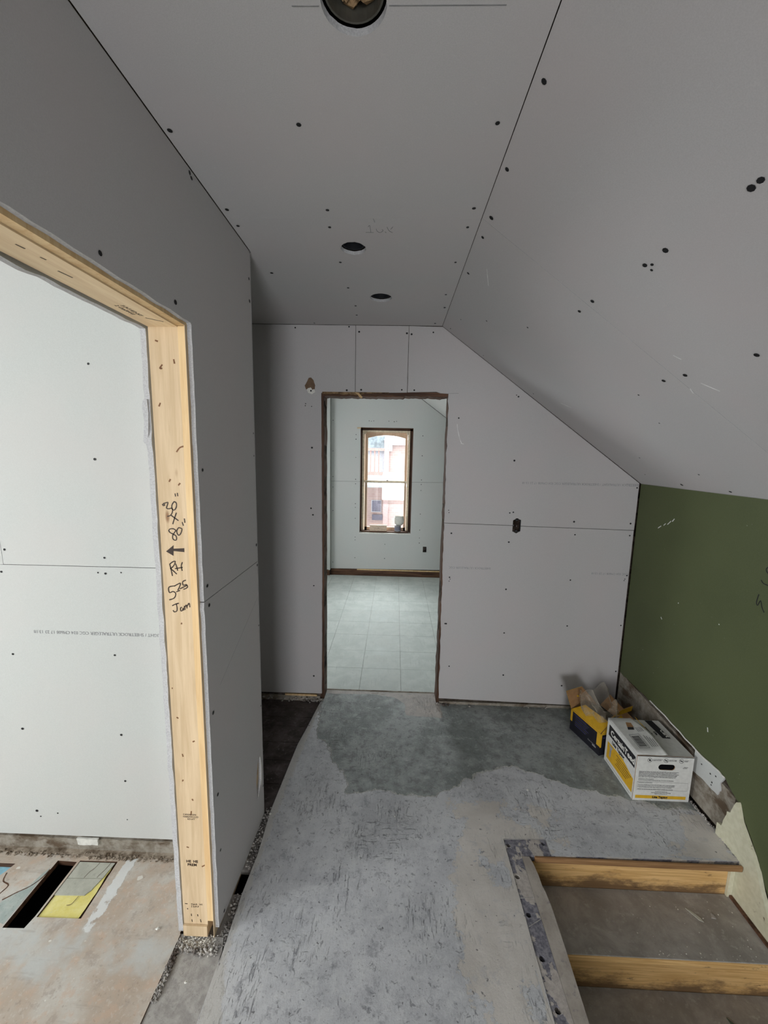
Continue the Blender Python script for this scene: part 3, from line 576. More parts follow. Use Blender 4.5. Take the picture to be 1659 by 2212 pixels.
MK = {'q1': [[(-.639,1.551),(-.638,1.542)],[(-.632,1.553),(-.631,1.543)]], '3': [[(-.679,1.519),(-.676,1.514),(-.672,1.516),(-.675,1.52),(-.67,1.522),(-.662,1.524),(-.664,1.516),(-.667,1.507),(-.66,1.505),(-.652,1.507),(-.649,1.502),(-.651,1.493),(-.657,1.485),(-.666,1.482)]], '0': [[(-.643,1.527),(-.649,1.519),(-.651,1.51),(-.648,1.502),(-.642,1.503),(-.637,1.512),(-.637,1.523),(-.643,1.527)]], 'x': [[(-.655,1.486),(-.633,1.47)],[(-.638,1.494),(-.645,1.476),(-.651,1.459)]], '8': [[(-.642,1.44),(-.65,1.445),(-.66,1.444),(-.664,1.439),(-.66,1.433),(-.652,1.429),(-.643,1.423),(-.642,1.413),(-.647,1.41),(-.653,1.415),(-.653,1.424),(-.647,1.434),(-.642,1.44)]], '0b': [[(-.634,1.449),(-.64,1.439),(-.638,1.429),(-.633,1.426),(-.627,1.434),(-.624,1.445),(-.629,1.448),(-.634,1.449)]], 'q2': [[(-.622,1.466),(-.619,1.455)],[(-.615,1.477),(-.614,1.464)]], 'R': [[(-.667,1.335),(-.664,1.32),(-.661,1.299)],[(-.668,1.335),(-.658,1.343),(-.65,1.345),(-.653,1.335),(-.661,1.325),(-.666,1.323),(-.657,1.315),(-.647,1.305)]], 'H': [[(-.649,1.338),(-.646,1.327),(-.644,1.316)],[(-.628,1.343),(-.632,1.331),(-.63,1.316)],[(-.652,1.322),(-.628,1.327)]], '5': [[(-.655,1.268),(-.674,1.263),(-.673,1.246),(-.662,1.25),(-.654,1.244),(-.657,1.232),(-.665,1.226),(-.675,1.223)]], '7': [[(-.657,1.267),(-.638,1.277),(-.641,1.265),(-.647,1.254)],[(-.652,1.249),(-.64,1.254)]], '5b': [[(-.62,1.287),(-.63,1.282),(-.629,1.271),(-.619,1.273),(-.616,1.266),(-.621,1.261),(-.629,1.258)],[(-.64,1.259),(-.617,1.271)]], 'J': [[(-.667,1.204),(-.658,1.209),(-.646,1.213)],[(-.654,1.211),(-.652,1.197),(-.654,1.187),(-.662,1.185),(-.665,1.19)]], 'a': [[(-.637,1.2),(-.641,1.198),(-.641,1.189),(-.636,1.19),(-.633,1.198),(-.632,1.19)]], 'm': [[(-.629,1.205),(-.628,1.192)],[(-.628,1.2),(-.623,1.208),(-.621,1.197)],[(-.621,1.203),(-.614,1.214),(-.612,1.201)]]}
ribbons('marker_writing', [s for q in MK.values() for s in q], (0, 1.145, 0), X, Z, .0032, M['marker'], door_2, .0006).location = -V((-.64, 1.145, 0))
slab('marker_arrow', [(-.676, 1.375), (-.652, 1.395), (-.653, 1.384), (-.620, 1.3865), (-.620, 1.3745), (-.653, 1.377), (-.654, 1.362)], V((0, 1.1444, 0))-V((-.64, 1.145, 0)), X, Z, .0003, M['marker'], door_2)

# ------------------------------------------------------------------ wall behind the left room (its front side) and the closet side
wall_alcove = MB().box((-3.7, 1.445, -.06), (-.71, 1.645, 2.56)).build('wall_alcove', M['plaster'], None, 'structure')
AY = 1.43; ao = (0, AY, 0)
slab('drywall_panel', [(-3.6, .055), (-.7255, .076), (-.7255, 1.2385), (-3.6, 1.2265)], ao, X, Z, T, PP, wall_alcove)
slab('drywall_panel', [(-3.6, 1.2285), (-1.4715, 1.2365), (-1.4830, 1.55), (-1.497, 2.43), (-3.6, 2.43)], ao, X, Z, T, PP, wall_alcove)
slab('drywall_panel', [(-1.4700, 1.2375), (-.7255, 1.2410), (-.7255, 2.43), (-1.4955, 2.43), (-1.4815, 1.55)], ao, X, Z, T, PP, wall_alcove)
slab('drywall_panel', [(-2.0, -.01), (XL-.001, -.01), (XL-.001, 2.43), (-2.0, 2.43)], (0, YP+.0, 0), X, Z, .006, PW, wall_alcove)
k_ = 1.43/1.55
def aw(x, z): return (x*k_, EYE+(z-EYE)*k_)
screws([aw(*q) for q in [(-1.17,1.993),(-1.175,1.635),(-1.169,1.239),(-1.17,1.173),(-1.582,1.262),(-1.606,1.168),(-1.599,.808),(-1.159,.819),(-1.596,.462),(-1.159,.451),(-1.575,.058),(-1.158,.227)]], ao, X, Z, wall_alcove, .0052)
screws([aw(*q) for q in [(-1.201,1.176),(-1.105,1.179),(-1.163,.033),(-1.48,.05),(-1.56,.03)]], ao, X, Z, wall_alcove, .0032)
text('printed_line', 'ROCK ULTRALIGHT / SHEETROCK ULTRALEGER CGC 024 CM608 17 23 13:18', (-.775, AY, .978), -X, -Z, .0178, M['print'], wall_alcove)
mb = MB(); mb.prism(rough_poly([(-3.5, -.02), (-.72, -.02), (-.72, .058), (-3.5, .045)], {2}, .004), (0, AY+.004, 0), X, Z, .012); mb.build('plaster_foot', M['plaster'], wall_alcove)
mb = MB(); mb.prism(rough_poly([(-1.29, .034), (-1.205, .034), (-1.203, .063), (-1.295, .062)], {0, 1, 3}, .004, .008), (0, AY-.004, 0), X, Z, .008); mb.build('plaster_remnant', M['chip'], wall_alcove)
mb = MB(); mb.box((-3.5, AY-.018, -.02), (-.72, AY+.004, .004)); mb.build('ledge_strip', M['crumb'], wall_alcove)

# ------------------------------------------------------------------ green wall on the right, torn along its foot
wall_right = MB().box((XR+.016, -2.5, -2.7), (XR+.12, 5.5, 1.62)).build('wall_right', M['plaster_dark'], None, 'structure')
gl_ = [(-2.45, -2.6), (.2, -2.0)]+[(1.30, -.16), (1.369, -.075), (1.466, .083), (1.540, .165), (1.568, .215), (1.592, .222), (1.63, .245), (1.663, .268), (1.70, .270), (1.76, .268), (1.83, .262), (1.90, .268), (2.07, .283), (2.52, .285)]
gp = rough_poly(gl_+[(2.52, 1.526), (-2.45, 1.526)], set(range(2, 15)), .004, .012)
mb = MB(); mb.prism([(-y, z) for y, z in gp][::-1], (XR, 0, 0), -Y, Z, .016, 0, 1)
# (-Y) x Z = -X : faces the room
mb.build('painted_plaster', [M['green'], M['chip']], wall_right)
mb = MB(); mb.prism(rough_poly([(-2.525, .02), (-1.60, .01), (-1.60, .222), (-2.525, .282)], {2}, .002), (XR+.004, 0, 0), -Y, Z, .012, 0, 0); mb.build('brown_coat', M['plaster'], wall_right)
mb = MB(); mb.prism(rough_poly([(-1.84, .150), (-1.80, .155), (-1.684, .158), (-1.672, .19), (-1.680, .22), (-1.663, .262), (-1.70, .268), (-1.80, .258), (-1.84, .262)], {1, 2, 3, 4, 5, 6, 7}, .0035, .01), (XR-.001, 0, 0), -Y, Z, .008, 0, 1); mb.build('white_board_strip', [M['paper_pale_lit'], M['core']], wall_right)
screws([(-1.79,.225),(-1.735,.222),(-1.72,.19),(-1.705,.235),(-1.722,.175)], (XR-.0015, 0, 0), -Y, Z, wall_right, .004)
ed = [(-2.2, .288), (-2.07, .286), (-1.95, .277), (-1.86, .270), (-1.80, .264), (-1.74, .270), (-1.69, .272), (-1.66, .268)]
mb = MB()
for i in range(len(ed)-1): mb.tube([(XR-.003, -ed[i][0], ed[i][1]), (XR-.004-random.uniform(0, .002), -(ed[i][0]+ed[i+1][0])/2, (ed[i][1]+ed[i+1][1])/2+random.uniform(-.002, .002)), (XR-.003, -ed[i+1][0], ed[i+1][1])], .0035, 5)
mb.build('torn_edge', M['chip'], wall_right)
ribbons('marker_writing', [[(-1.61,1.262),(-1.625,1.25),(-1.62,1.235),(-1.60,1.228)],[(-1.640,1.196),(-1.628,1.186),(-1.60,1.184)],[(-1.640,1.135),(-1.645,1.10),(-1.638,1.088),(-1.628,1.112),(-1.618,1.088),(-1.605,1.07)]], (XR, 0, 0), -Y, Z, .0035, M['ink'], wall_right, .0008)
ribbons('white_scuff', [[(-2.315,1.288),(-2.29,1.305)],[(-2.27,1.312),(-2.255,1.325)],[(-2.24,1.322),(-2.215,1.345)],[(-2.205,1.345),(-2.19,1.362)],[(-1.79,.42),(-1.785,.40)],[(-2.2,.80),(-2.19,.79)],[(-1.81,.93),(-1.812,.926)],[(-2.08,.93),(-2.083,.925)]], (XR, 0, 0), -Y, Z, .005, M['smear'], wall_right, .0004)
# cream stringer board of the stair, chewed at its upper end
SX = 1.497
spoly = [(-1.645, .056), (-1.622, .062), (-1.618, .080), (-1.606, .150), (-1.590, .160), (-1.570, .230), (-1.566, .226), (-1.540, .165), (-1.466, .082), (-1.369, -.082), (-1.2, -.38), (-.2, -2.0), (0, -2.4), (0, -2.75), (-.3, -2.75), (-1.645, -.5)]
mb = MB(); mb.prism(rough_poly(spoly, {0, 1, 2, 3, 4, 8}, .003, .012), (SX, 0, 0), -Y, Z, .018, 0, 0); mb.build('stringer_board', M['cream'], wall_right)

# ------------------------------------------------------------------ floors
void = MB().box((-3.7, -2.5, -.30), (.60, 5.5, -.28)).box((.60, 1.56, -.30), (1.6, 5.5, -.28)).build('floor_void', M['dark'], None, 'structure')
WX = .617; NY = 1.502
eL = [(-.545, 1.10), (-.548, 1.30), (-.540, 1.45), (-.550, 1.66), (-.536, 1.95), (-.528, 2.10), (-.505, 2.25), (-.474, 2.49), (-.462, 2.53), (-.452, 2.655)]
outer = [(.518, -2.4), (.518, 1.569), (.706, 1.578), (.704, NY), (SX, NY+.012), (SX, 1.64), (XR-.01, 1.66), (XR-.01, YF+.01), (.322, YF+.01), (.322, 2.655)]+eL[::-1]+[(-.548, 1.09), (-.548, -2.4)]
outer = outer[::-1] if sum(outer[i][0]*outer[(i+1) % len(outer)][1]-outer[(i+1) % len(outer)][0]*outer[i][1] for i in range(len(outer))) < 0 else outer
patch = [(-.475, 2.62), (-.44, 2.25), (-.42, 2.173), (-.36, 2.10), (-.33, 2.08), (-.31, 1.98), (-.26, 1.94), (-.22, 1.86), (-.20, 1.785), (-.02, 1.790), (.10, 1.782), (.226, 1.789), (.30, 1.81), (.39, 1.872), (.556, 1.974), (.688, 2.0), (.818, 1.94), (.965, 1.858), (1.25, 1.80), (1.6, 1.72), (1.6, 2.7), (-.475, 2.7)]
beige1 = [(.30, 1.72), (.46, 1.79), (.60, 1.74), (.80, 1.72), (.80, 1.60), (.60, 1.45), (.518, 1.45), (.60, .6), (.60, -2), (.42, -2), (.36, .9), (.27, 1.09), (.25, 1.2), (.26, 1.34), (.30, 1.45), (.34, 1.58)]
beige2 = [(1.25, 1.5), (1.5, 1.5), (1.5, 1.72), (1.40, 1.68)]
isl = [(.46, 1.40, .045, .9), (.40, 1.47, .012, 1), (.47, 1.02, .05, 1.6), (.40, .93, .035, .8), (.50, .90, .03, 1), (.95, 1.62, .09, .35), (.62, 1.70, .03, .5), (.35, 1.62, .012, 1)]
th = [(-.45, 2.60), (-.10, 2.61), (.03, 2.58), (.10, 2.52), (.101, 2.396), (.345, 2.377), (.345, 2.66), (-.45, 2.66)]
dl = [(-.56, 1.05), (-.56, 1.7), (-.545, 2.0), (-.48, 2.5), (-.455, 2.5), (-.475, 2.2), (-.49, 1.95), (-.51, 1.7), (-.52, 1.4), (-.52, 1.1), (-.46, .9), (-.44, .2), (-.56, .2)]
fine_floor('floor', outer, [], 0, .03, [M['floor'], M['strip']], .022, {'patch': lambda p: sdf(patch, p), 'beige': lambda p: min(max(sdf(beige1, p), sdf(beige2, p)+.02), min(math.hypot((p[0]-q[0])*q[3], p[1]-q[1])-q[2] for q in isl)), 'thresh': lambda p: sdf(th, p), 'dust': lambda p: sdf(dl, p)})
floor = bpy.data.objects['floor']
# bare strip where the balustrade plate was, with its bolt holes
so = [(.5195, -2.4), (.576, -2.4), (.576, 1.497), (.703, 1.503), (.7045, 1.5765), (.5195, 1.5675)]
bolt = [(.533, 1.543), (.688, 1.556), (.533, 1.41), (.534, 1.275), (.537, 1.144), (.539, 1.016), (.540, .88), (.541, .74)]
slab('plate_strip', so[::1], (0, 0, -.0025), X, Y, .022, [M['strip'], M['strip']], floor, [circle(a, b, .0098 if i != 1 else .008, 14, .08) for i, (a, b) in enumerate(bolt)])
MB().box((.5195, -2.4, -.028), (.577, 1.5765, -.026)).box((.577, 1.5, -.028), (.704, 1.5765, -.026)).build('strip_backing', M['dark'], floor)
mb = MB(); mb.prism(rough_poly([(.577, -2.4), (WX, -2.4), (.622, .98), (.628, 1.16), (.630, 1.30), (.617, 1.46), (.608, 1.496), (.577, 1.496)], {4, 5}, .002), (0, 0, -.002), X, Y, .16); mb.build('edge_moulding', M['moulding'], floor)
ribbons('sealant_line', [[(.518, 1.567), (.60, 1.572), (.704, 1.5765)], [(.7045, 1.575), (.7035, 1.51)], [(.519, 1.33), (.57, 1.335)], [(.521, 1.235), (.575, 1.262)]], (0, 0, -.0015), X, Y, .0018, M['rough'], floor, .0008)
mb = MB()
for i in range(150):
    t = i/150; mb.rock((1.492+.012*random.random()+(.008 if t > .3 else 0), 1.53+t*.30, random.uniform(-.004, .004)), random.uniform(.002, .007 if t > .25 else .004))
mb.build('rubble', M['rubble'], floor)['kind'] = 'stuff'

# rubble gutter along the foot of the partition and the rough mortar strip at the door
fr = MB()
fr.prism(rough_poly([(-.712, -2.4), (-.549, -2.4), (-.549, 1.12), (-.56, 1.158), (-.712, 1.162)], {}, 0), (0, 0, -.004), X, Y, .03)
fr.prism([(-.712, 1.14), (-.545, 1.14), (-.545, 1.306), (-.712, 1.306)], (0, 0, -.018), X, Y, .02)
fr.prism([(-.712, 1.397), (-.545, 1.397), (-.545, 1.66), (-.712, 1.66)], (0, 0, -.018), X, Y, .02)
fr = fr.build('floor_gutter', M['rough'], None, 'structure')
mb = MB()
for i in range(520):
    y = random.uniform(1.13, 1.68)
    if 1.30 < y < 1.40: continue
    mb.rock((random.uniform(-.578, -.545), y, random.uniform(-.016, -.004)), random.uniform(.002, .0065))
for i in range(160): mb.rock((random.uniform(-.708, -.690)-.002, random.uniform(.98, 1.145), random.uniform(-.004, .004)), random.uniform(.002, .007))
for i in range(130): mb.rock((random.uniform(-.69, -.56), random.gauss(1.118, .008), random.uniform(-.003, .003)), random.uniform(.002, .007))
mb.build('rubble', M['rubble'], fr)['kind'] = 'stuff'

# dark plank floor of the closet behind the partition
fc = MB().box((-2.1, 1.66, -.06), (-.44, 2.55, -.03)).build('floor_closet', M['dark'], None, 'structure')
ys = [1.66, 1.83, 1.99, 2.13, 2.27, 2.36, 2.45, 2.545]
for a, b in zip(ys[:-1], ys[1:]):
    MB().box((-2.05, a+.0015, -.03), (-.44, b-.0015, -.014-random.uniform(0, .0015))).build('plank', M['closet'], fc)

# left room floor: plywood with a register slot
slot = [(-1.345, 1.150), (-1.268, 1.152), (-1.262, 1.19), (-1.264, 1.384), (-1.345, 1.386), (-1.347, 1.28)]
patchh = [(-1.255, 1.187), (-1.093, 1.189), (-1.100, 1.393), (-1.255, 1.390)]
blueh = [(-1.75, 1.29), (-1.535, 1.30), (-1.515, 1.335), (-1.505, 1.366), (-1.75, 1.366)]
wp = [(-1.062, 1.402), (-1.03, 1.405), (-1.035, 1.33), (-1.028, 1.28), (-1.030, 1.21), (-1.038, 1.145), (-1.058, 1.145), (-1.062, 1.25)]
wp2 = [(-1.35, 1.105), (-1.05, 1.10), (-.80, 1.095), (-.80, 1.075), (-1.05, 1.078), (-1.35, 1.09)]
lf = rough_poly([(-3.6, -2.4), (-.713, -2.4), (-.713, 1.16), (-.716, 1.16), (-.716, 1.415), (-3.6, 1.40)], {4}, .004, .015)
fine_floor('floor_left_room', lf, [slot, patchh, blueh], 0, .02, [M['ply'], M['old_x']], .03, {'whitepaint': lambda p: max(sdf(wp, p)+.007, sdf(wp2, p)-.010)})
fl = bpy.data.objects['floor_left_room']
MB().box((-1.256, 1.186, -.03), (-1.092, 1.394, -.010)).build('old_board', M['old_x'], fl)
slab('old_lino', rough_poly([(-1.2535, 1.189), (-1.106, 1.192), (-1.108, 1.388), (-1.25, 1.388)], {0, 1}, .003, .01), (0, 0, -.005), X, Y, .003, [M['lino_yel'], M['old_x']], fl)
slab('old_tile', rough_poly([(-1.2545, 1.262), (-1.140, 1.266), (-1.128, 1.284), (-1.118, 1.327), (-1.2545, 1.322)], {1, 2}, .0015, .008), (0, 0, -.002), X, Y, .003, M['lino_grey'], fl)
slab('old_tile', rough_poly([(-1.2545, 1.3240), (-1.116, 1.329), (-1.108, 1.389), (-1.2545, 1.387)], {}, 0), (0, 0, -.002), X, Y, .003, M['lino_grey'], fl)
ribbons('crack', [[(-1.17,1.387),(-1.175,1.365),(-1.185,1.35),(-1.19,1.327)],[(-1.125,1.388),(-1.13,1.36),(-1.138,1.34),(-1.14,1.33)],[(-1.16,1.262),(-1.165,1.235),(-1.18,1.23)]], (0, 0, -.002), X, Y, .0016, M['old_x'], fl, .0004)
ribbons('ply_split', [[(-1.505,1.33),(-1.49,1.30),(-1.455,1.285),(-1.46,1.25),(-1.45,1.22),(-1.425,1.19),(-1.40,1.175)],[(-1.43,1.235),(-1.40,1.262),(-1.37,1.285),(-1.352,1.315),(-1.347,1.35)]], (0, 0, 0), X, Y, .004, M['old_x'], fl, .0008)
mb = MB()
for i in range(420):
    x = random.uniform(-1.85, -.72) if i % 3 else random.uniform(-1.2, -.72); mb.rock((x, random.uniform(1.398, 1.418), random.uniform(-.003, .006)), random.uniform(.002, .007))
mb.build('rubble', M['crumb'], fl)['kind'] = 'stuff'
slab('exposed_underlay', rough_poly([(-1.351, 1.16), (-1.351, 1.36), (-1.37, 1.30), (-1.395, 1.262), (-1.425, 1.232), (-1.43, 1.20), (-1.40, 1.172)], {1, 2, 3, 4}, .004, .01), (0, 0, .0006), X, Y, .0006, M['underlay'], fl)
mb = MB()
for i in range(260): mb.rock((random.uniform(-.70, -.58), random.gauss(1.138, .011), random.uniform(-.003, .002)), random.uniform(.001, .0036), 0, .5)
mb.build('plaster_dust', M['chip'], fr)['kind'] = 'stuff'
o_ = MB().box((-1.80, 1.325, -.035), (-1.50, 1.372, -.018)).build('floor_duct', M['blue'])
tag(o_, 'pale blue sheet showing in the broken hole at the left edge of the plywood floor', 'duct')

# far room: tiles laid at 30 cm over a subfloor
ff = MB().box((-2.35, 2.655, -.06), (XR+.02, 5.40, -.0045)).build('floor_far_room', M['rough'], None, 'structure')
cols = [-2.3, -2.02, -1.72, -1.42, -1.12, -.825, -.527, -.223, .078, .400, .70, 1.0, 1.30, 1.51]; rows = [2.658, 2.955, 3.240, 3.545, 3.835, 4.135, 4.43, 4.725, 5.02, 5.28, 5.37]
for i, (a, b) in enumerate(zip(cols[:-1], cols[1:])):
    for c, d in zip(rows[:-1], rows[1:]):
        dz = random.uniform(0, .0008); mb = MB(); mb.box((a+.0011, c+.0011, -.0045), (b-.0011, d-.0011, dz)); mb.build('floor_tile', M['tile'], ff)
mb = MB(); mb.box((-.45, 2.650, -.01), (.315, 2.657, .003)); mb.build('threshold_ridge', M['plaster'], ff)

# ------------------------------------------------------------------ far room walls and window
WYb = 5.38
wx0, wx1, wz0, wz1 = -.471, .225, .607, 2.015
wall_back = MB(); wall_back.box((-2.5, WYb+.02, -.2), (wx0-.01, WYb+.34, 2.75)).box((wx1+.01, WYb+.02, -.2), (XR+.3, WYb+.34, 2.75)).box((wx0-.01, WYb+.02, -.2), (wx1+.01, WYb+.34, wz0-.02)).box((wx0-.01, WYb+.02, wz1+.005), (wx1+.01, WYb+.34, 2.75))
wall_back = wall_back.build('wall_back', M['plaster_dark'], None, 'structure')
wo = (0, WYb, 0)
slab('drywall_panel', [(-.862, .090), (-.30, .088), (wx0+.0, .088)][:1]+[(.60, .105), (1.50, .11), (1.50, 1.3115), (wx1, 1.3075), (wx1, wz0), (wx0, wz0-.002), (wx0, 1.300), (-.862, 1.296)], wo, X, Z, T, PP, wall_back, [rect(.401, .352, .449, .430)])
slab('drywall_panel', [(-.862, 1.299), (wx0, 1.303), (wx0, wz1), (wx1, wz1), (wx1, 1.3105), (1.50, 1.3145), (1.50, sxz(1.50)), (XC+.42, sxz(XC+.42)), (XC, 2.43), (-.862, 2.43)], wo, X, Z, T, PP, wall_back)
slab('chase_panel', [(-2.3, .075), (-.872, .085), (-.872, 2.43), (-2.3, 2.43)], (0, WYb-.05, 0), X, Z, T, PP, wall_back)
MB().box((-.8865, WYb-.055, .08), (-.866, WYb+.02, 2.43)).build('chase_edge', M['paper_pale_lit'], wall_back)
screws([(-.835,.18),(-.835,.9),(-.835,1.22),(-.835,1.36),(-.835,1.7),(-.835,2.1),(-.53,.50),(-.53,.54),(-.53,.25),(-.53,.8),(-.53,.95),(-.53,1.0),(-.53,1.27),(-.53,1.33),(-.53,1.62),(-.53,1.86),(-.53,1.92),(-.36,2.10),(-.33,2.095),(-.30,2.10),(-.10,2.10),(-.03,2.095),(0,2.10),(.35,.55),(.35,.66),(.35,1.2),(.35,1.28),(.35,1.34),(.35,.88),(.35,1.66),(.35,1.92),(-.12,.25),(-.12,.45),(.38,2.36),(.35,.48)], wo, X, Z, wall_back, .006)
MB().box((-.86, WYb+.0, -.004), (1.5, WYb+.018, .086)).build('sole_plate', M['old_x'], wall_back)
MB().box((-.50, WYb-.002, .075), (1.5, WYb+.006, .092)).build('lath_strip', M['osb'], wall_back)
MB().box((-2.3, WYb-.04, -.004), (-.872, WYb-.01, .078)).build('sole_plate', M['old_x'], wall_back)
window_1 = empty('window_1', (-.12, WYb+.1, wz0), kind='structure'); wof = -V((-.12, WYb+.1, wz0))
def wb(name, a, b, mat): mb = MB(); mb.box(V(a)+wof, V(b)+wof); return mb.build(name, mat, window_1)
wb('rough_jamb', (wx0-.01, WYb+.004, wz0-.01), (wx0+.004, WYb+.16, wz1), M['old']); wb('rough_jamb', (wx1-.004, WYb+.004, wz0-.01), (wx1+.01, WYb+.16, wz1), M['old'])
wb('rough_head', (wx0, WYb+.004, wz1-.004), (wx1, WYb+.16, wz1+.012), M['old_x']); wb('rough_sill', (wx0, WYb-.006, wz0-.016), (wx1, WYb+.20, wz0-.002), M['chip'])
y1 = WYb+.105
wb('reveal_backing', (wx0, y1+.015, wz0), (-.452, y1+.05, wz1), M['old']); wb('reveal_backing', (.188, y1+.015, wz0), (wx1, y1+.05, wz1), M['old']); wb('reveal_backing', (wx0, y1+.015, 1.985), (wx1, y1+.05, wz1), M['old_x'])
for a, b in ((-.452, -.425), (.161, .188)): wb('frame_jamb', (a, y1, wz0), (b, y1+.12, 1.985), M['sash_light'])
wb('frame_head', (-.425, y1, 1.962), (.161, y1+.12, 1.985), M['sash_light'])
for a in (-.425, .139): wb('sash_cord_block', (a, y1-.006, 1.935), (a+.022, y1+.02, 1.962), M['sash_light'])
def arch(x): return 1.885+.04*(1-((x+.1275)/.2535)**2)
ap = [(-.420, 1.960), (-.420, 1.30), (-.381, 1.30)]+[(-.381+.507*k/16, arch(-.381+.507*k/16)) for k in range(17)]+[(.126, 1.30), (.158, 1.30), (.158, 1.960)]
mb = MB(); mb.prism(ap, V((0, y1+.055, 0))+wof, X, Z, .035); mb.build('upper_sash', M['sash'], window_1)
for a, b in ((-.416, -.381), (.126, .155)): wb('sash_stile', (a, y1+.012, .61), (b, y1+.045, 1.31), M['sash'])
wb('meeting_rail', (-.420, y1+.008, 1.282), (.158, y1+.06, 1.312), M['sash_light']); wb('bottom_rail', (-.416, y1+.012, .612), (.155, y1+.045, .667), M['sash'])
wb('sash_lock', (-.12, y1+.0, 1.312), (-.095, y1+.03, 1.322), M['wire'])
wb('pane', (-.40, y1+.068, 1.30), (.15, y1+.072, 1.94), M['glass']); wb('pane', (-.40, y1+.027, .64), (.15, y1+.031, 1.30), M['glass'])
wb('stool_board', (-.45, WYb+.03, wz0-.001), (.19, y1+.02, wz0+.016), M['old_x'])
wb('curled_lath', (-.515, WYb-.01, 2.0), (-.465, WYb-.004, 2.012), M['osb'])
# things standing on the window sill
zs = wz0+.016
b_ = MB().box((-.335, WYb+.045, zs), (-.10, WYb+.075, zs+.082)).build('cardboard_offcut', M['lumber']); tag(b_, 'flat tan board offcut standing on the left half of the window sill', 'board')
ribbons('hole', [[(-.222, zs+.04), (-.212, zs+.04)]], (0, WYb+.0449, 0), X, Z, .008, M['ink'], b_)
e = empty('paint_tin', (.05, WYb+.07, zs), 'small grey tin with dark label on the right half of the window sill', 'tin')
mb = MB(); n = 20; vs = []
for z, r in ((0, .042), (.004, .044), (.08, .044), (.084, .042), (.084, .036)): vs += [(r*math.cos(6.2832*i/n), r*math.sin(6.2832*i/n), z) for i in range(n)]
mb.add(vs, [(a*n+i, a*n+(i+1) % n, (a+1)*n+(i+1) % n, (a+1)*n+i) for a in range(4) for i in range(n)]+[tuple(range(n))[::-1], tuple(4*n+i for i in range(n))]); mb.build('can_body', M['wire'], e)
mb = MB(); vs = []
for z in (.018, .066): vs += [(.0448*math.cos(6.2832*i/n), .0448*math.sin(6.2832*i/n), z) for i in range(n)]
mb.add(vs, [(i, (i+1) % n, n+(i+1) % n, n+i) for i in range(n)]); mb.build('label_band', M['slatewin'], e)
e = empty('crumpled_bag', (.068, WYb+.072, zs+.0845), 'crumpled white bag resting on top of the small grey tin', 'bag')
mb = MB(); n = 14; rr = []
for k in range(7):
    z = .125*k/6; w = (.034, .052, .058, .060, .060, .057, .05)[k]; rr.append([V((w*math.cos(6.2832*i/n)*1.12*(1+.12*noise.noise(V((i*.9, k*.8, 1)))), w*math.sin(6.2832*i/n)*.5*(1+.3*noise.noise(V((i*.9, k*.8, 5)))), z+.012*noise.noise(V((i*1.7, k, 8))) if k else 0)) for i in range(n)])
mb.add([p for q in rr for p in q], [(a*n+i, a*n+(i+1) % n, (a+1)*n+(i+1) % n, (a+1)*n+i) for a in range(6) for i in range(n)]+[tuple(range(n))[::-1]]); mb.build('bag_body', M['chip'], e, None, True)
# rest of the far room shell
o, u, v = SLO
slope2 = slab('ceiling_sloped', [(2.66, .003), (2.66, SLL+.02), (5.375, SLL+.02), (5.375, .003)][::-1], o, u, v, T, PP, None, (), 'structure')
ceil2 = slab('ceiling', [(2.66, -2.35), (2.66, XC-.002), (5.375, XC-.002), (5.375, -2.35)][::-1], CEI[0], CEI[1], CEI[2], T, PP, None, (), 'structure')
wfr = slab('wall_right', [(-5.375, 0), (-2.66, 0), (-2.66, 1.526), (-5.375, 1.526)], (XR, 0, 0), -Y, Z, T, PP, None, (), 'structure')
wfs = MB().box((-2.3, YF+.121, 0), (-.46, YF+.132, 2.43)).box((.33, YF+.121, 0), (XR-.01, YF+.132, 1.52)).box((.33, YF+.121, 1.52), (.9, YF+.132, 1.95)).build('wall_front', M['paper_pale_lit'], None, 'structure')
wfl = MB().box((-2.48, 2.56, -.1), (-2.38, 3.2, 2.6)).box((-2.48, 4.5, -.1), (-2.38, 5.7, 2.6)).box((-2.48, 3.2, -.1), (-2.38, 4.5, .6)).box((-2.48, 3.2, 2.1), (-2.38, 4.5, 2.6)).build('wall_far_room_left', M['paper_pale_lit'], None, 'structure')
for nm, y0, y1_, x in (('window_2', 3.2, 4.5, -2.43),):  # unseen window added to hold the far room's fill lamp
    w2 = MB().box((x-.02, y0, .6), (x+.02, y0+.05, 2.1)).box((x-.02, y1_-.05, .6), (x+.02, y1_, 2.1)).box((x-.02, y0, .6), (x+.02, y1_, .65)).box((x-.02, y0, 2.05), (x+.02, y1_, 2.1)).build(nm, M['sash_light'], None, 'structure')
# shell behind the camera and of the left room, with unseen windows, the hall one set low to shape the light
wrear = MB().box((-3.7, -2.52, -2.8), (-3.1, -2.42, 2.6)).box((-1.9, -2.52, -2.8), (-.45, -2.42, 2.6)).box((.45, -2.52, -2.8), (1.9, -2.42, 2.6)).box((-3.1, -2.52, -2.8), (-1.9, -2.42, .8)).box((-3.1, -2.52, 2.15), (-1.9, -2.42, 2.6)).box((-.45, -2.52, -2.8), (.45, -2.42, .1)).box((-.45, -2.52, 1.1), (.45, -2.42, 2.6)).build('wall_rear', M['paper'], None, 'structure')
for i, (x0, x1, za, zb) in enumerate(((-3.1, -1.9, .8, 2.15), (-.45, .45, .1, 1.1))):
    MB().box((x0, -2.50, za), (x0+.03, -2.46, zb)).box((x1-.03, -2.50, za), (x1, -2.46, zb)).box((x0, -2.50, za), (x1, -2.46, za+.03)).box((x0, -2.50, zb-.03), (x1, -2.46, zb)).build('window_%d' % (i+3), M['sash_light'], None, 'structure')
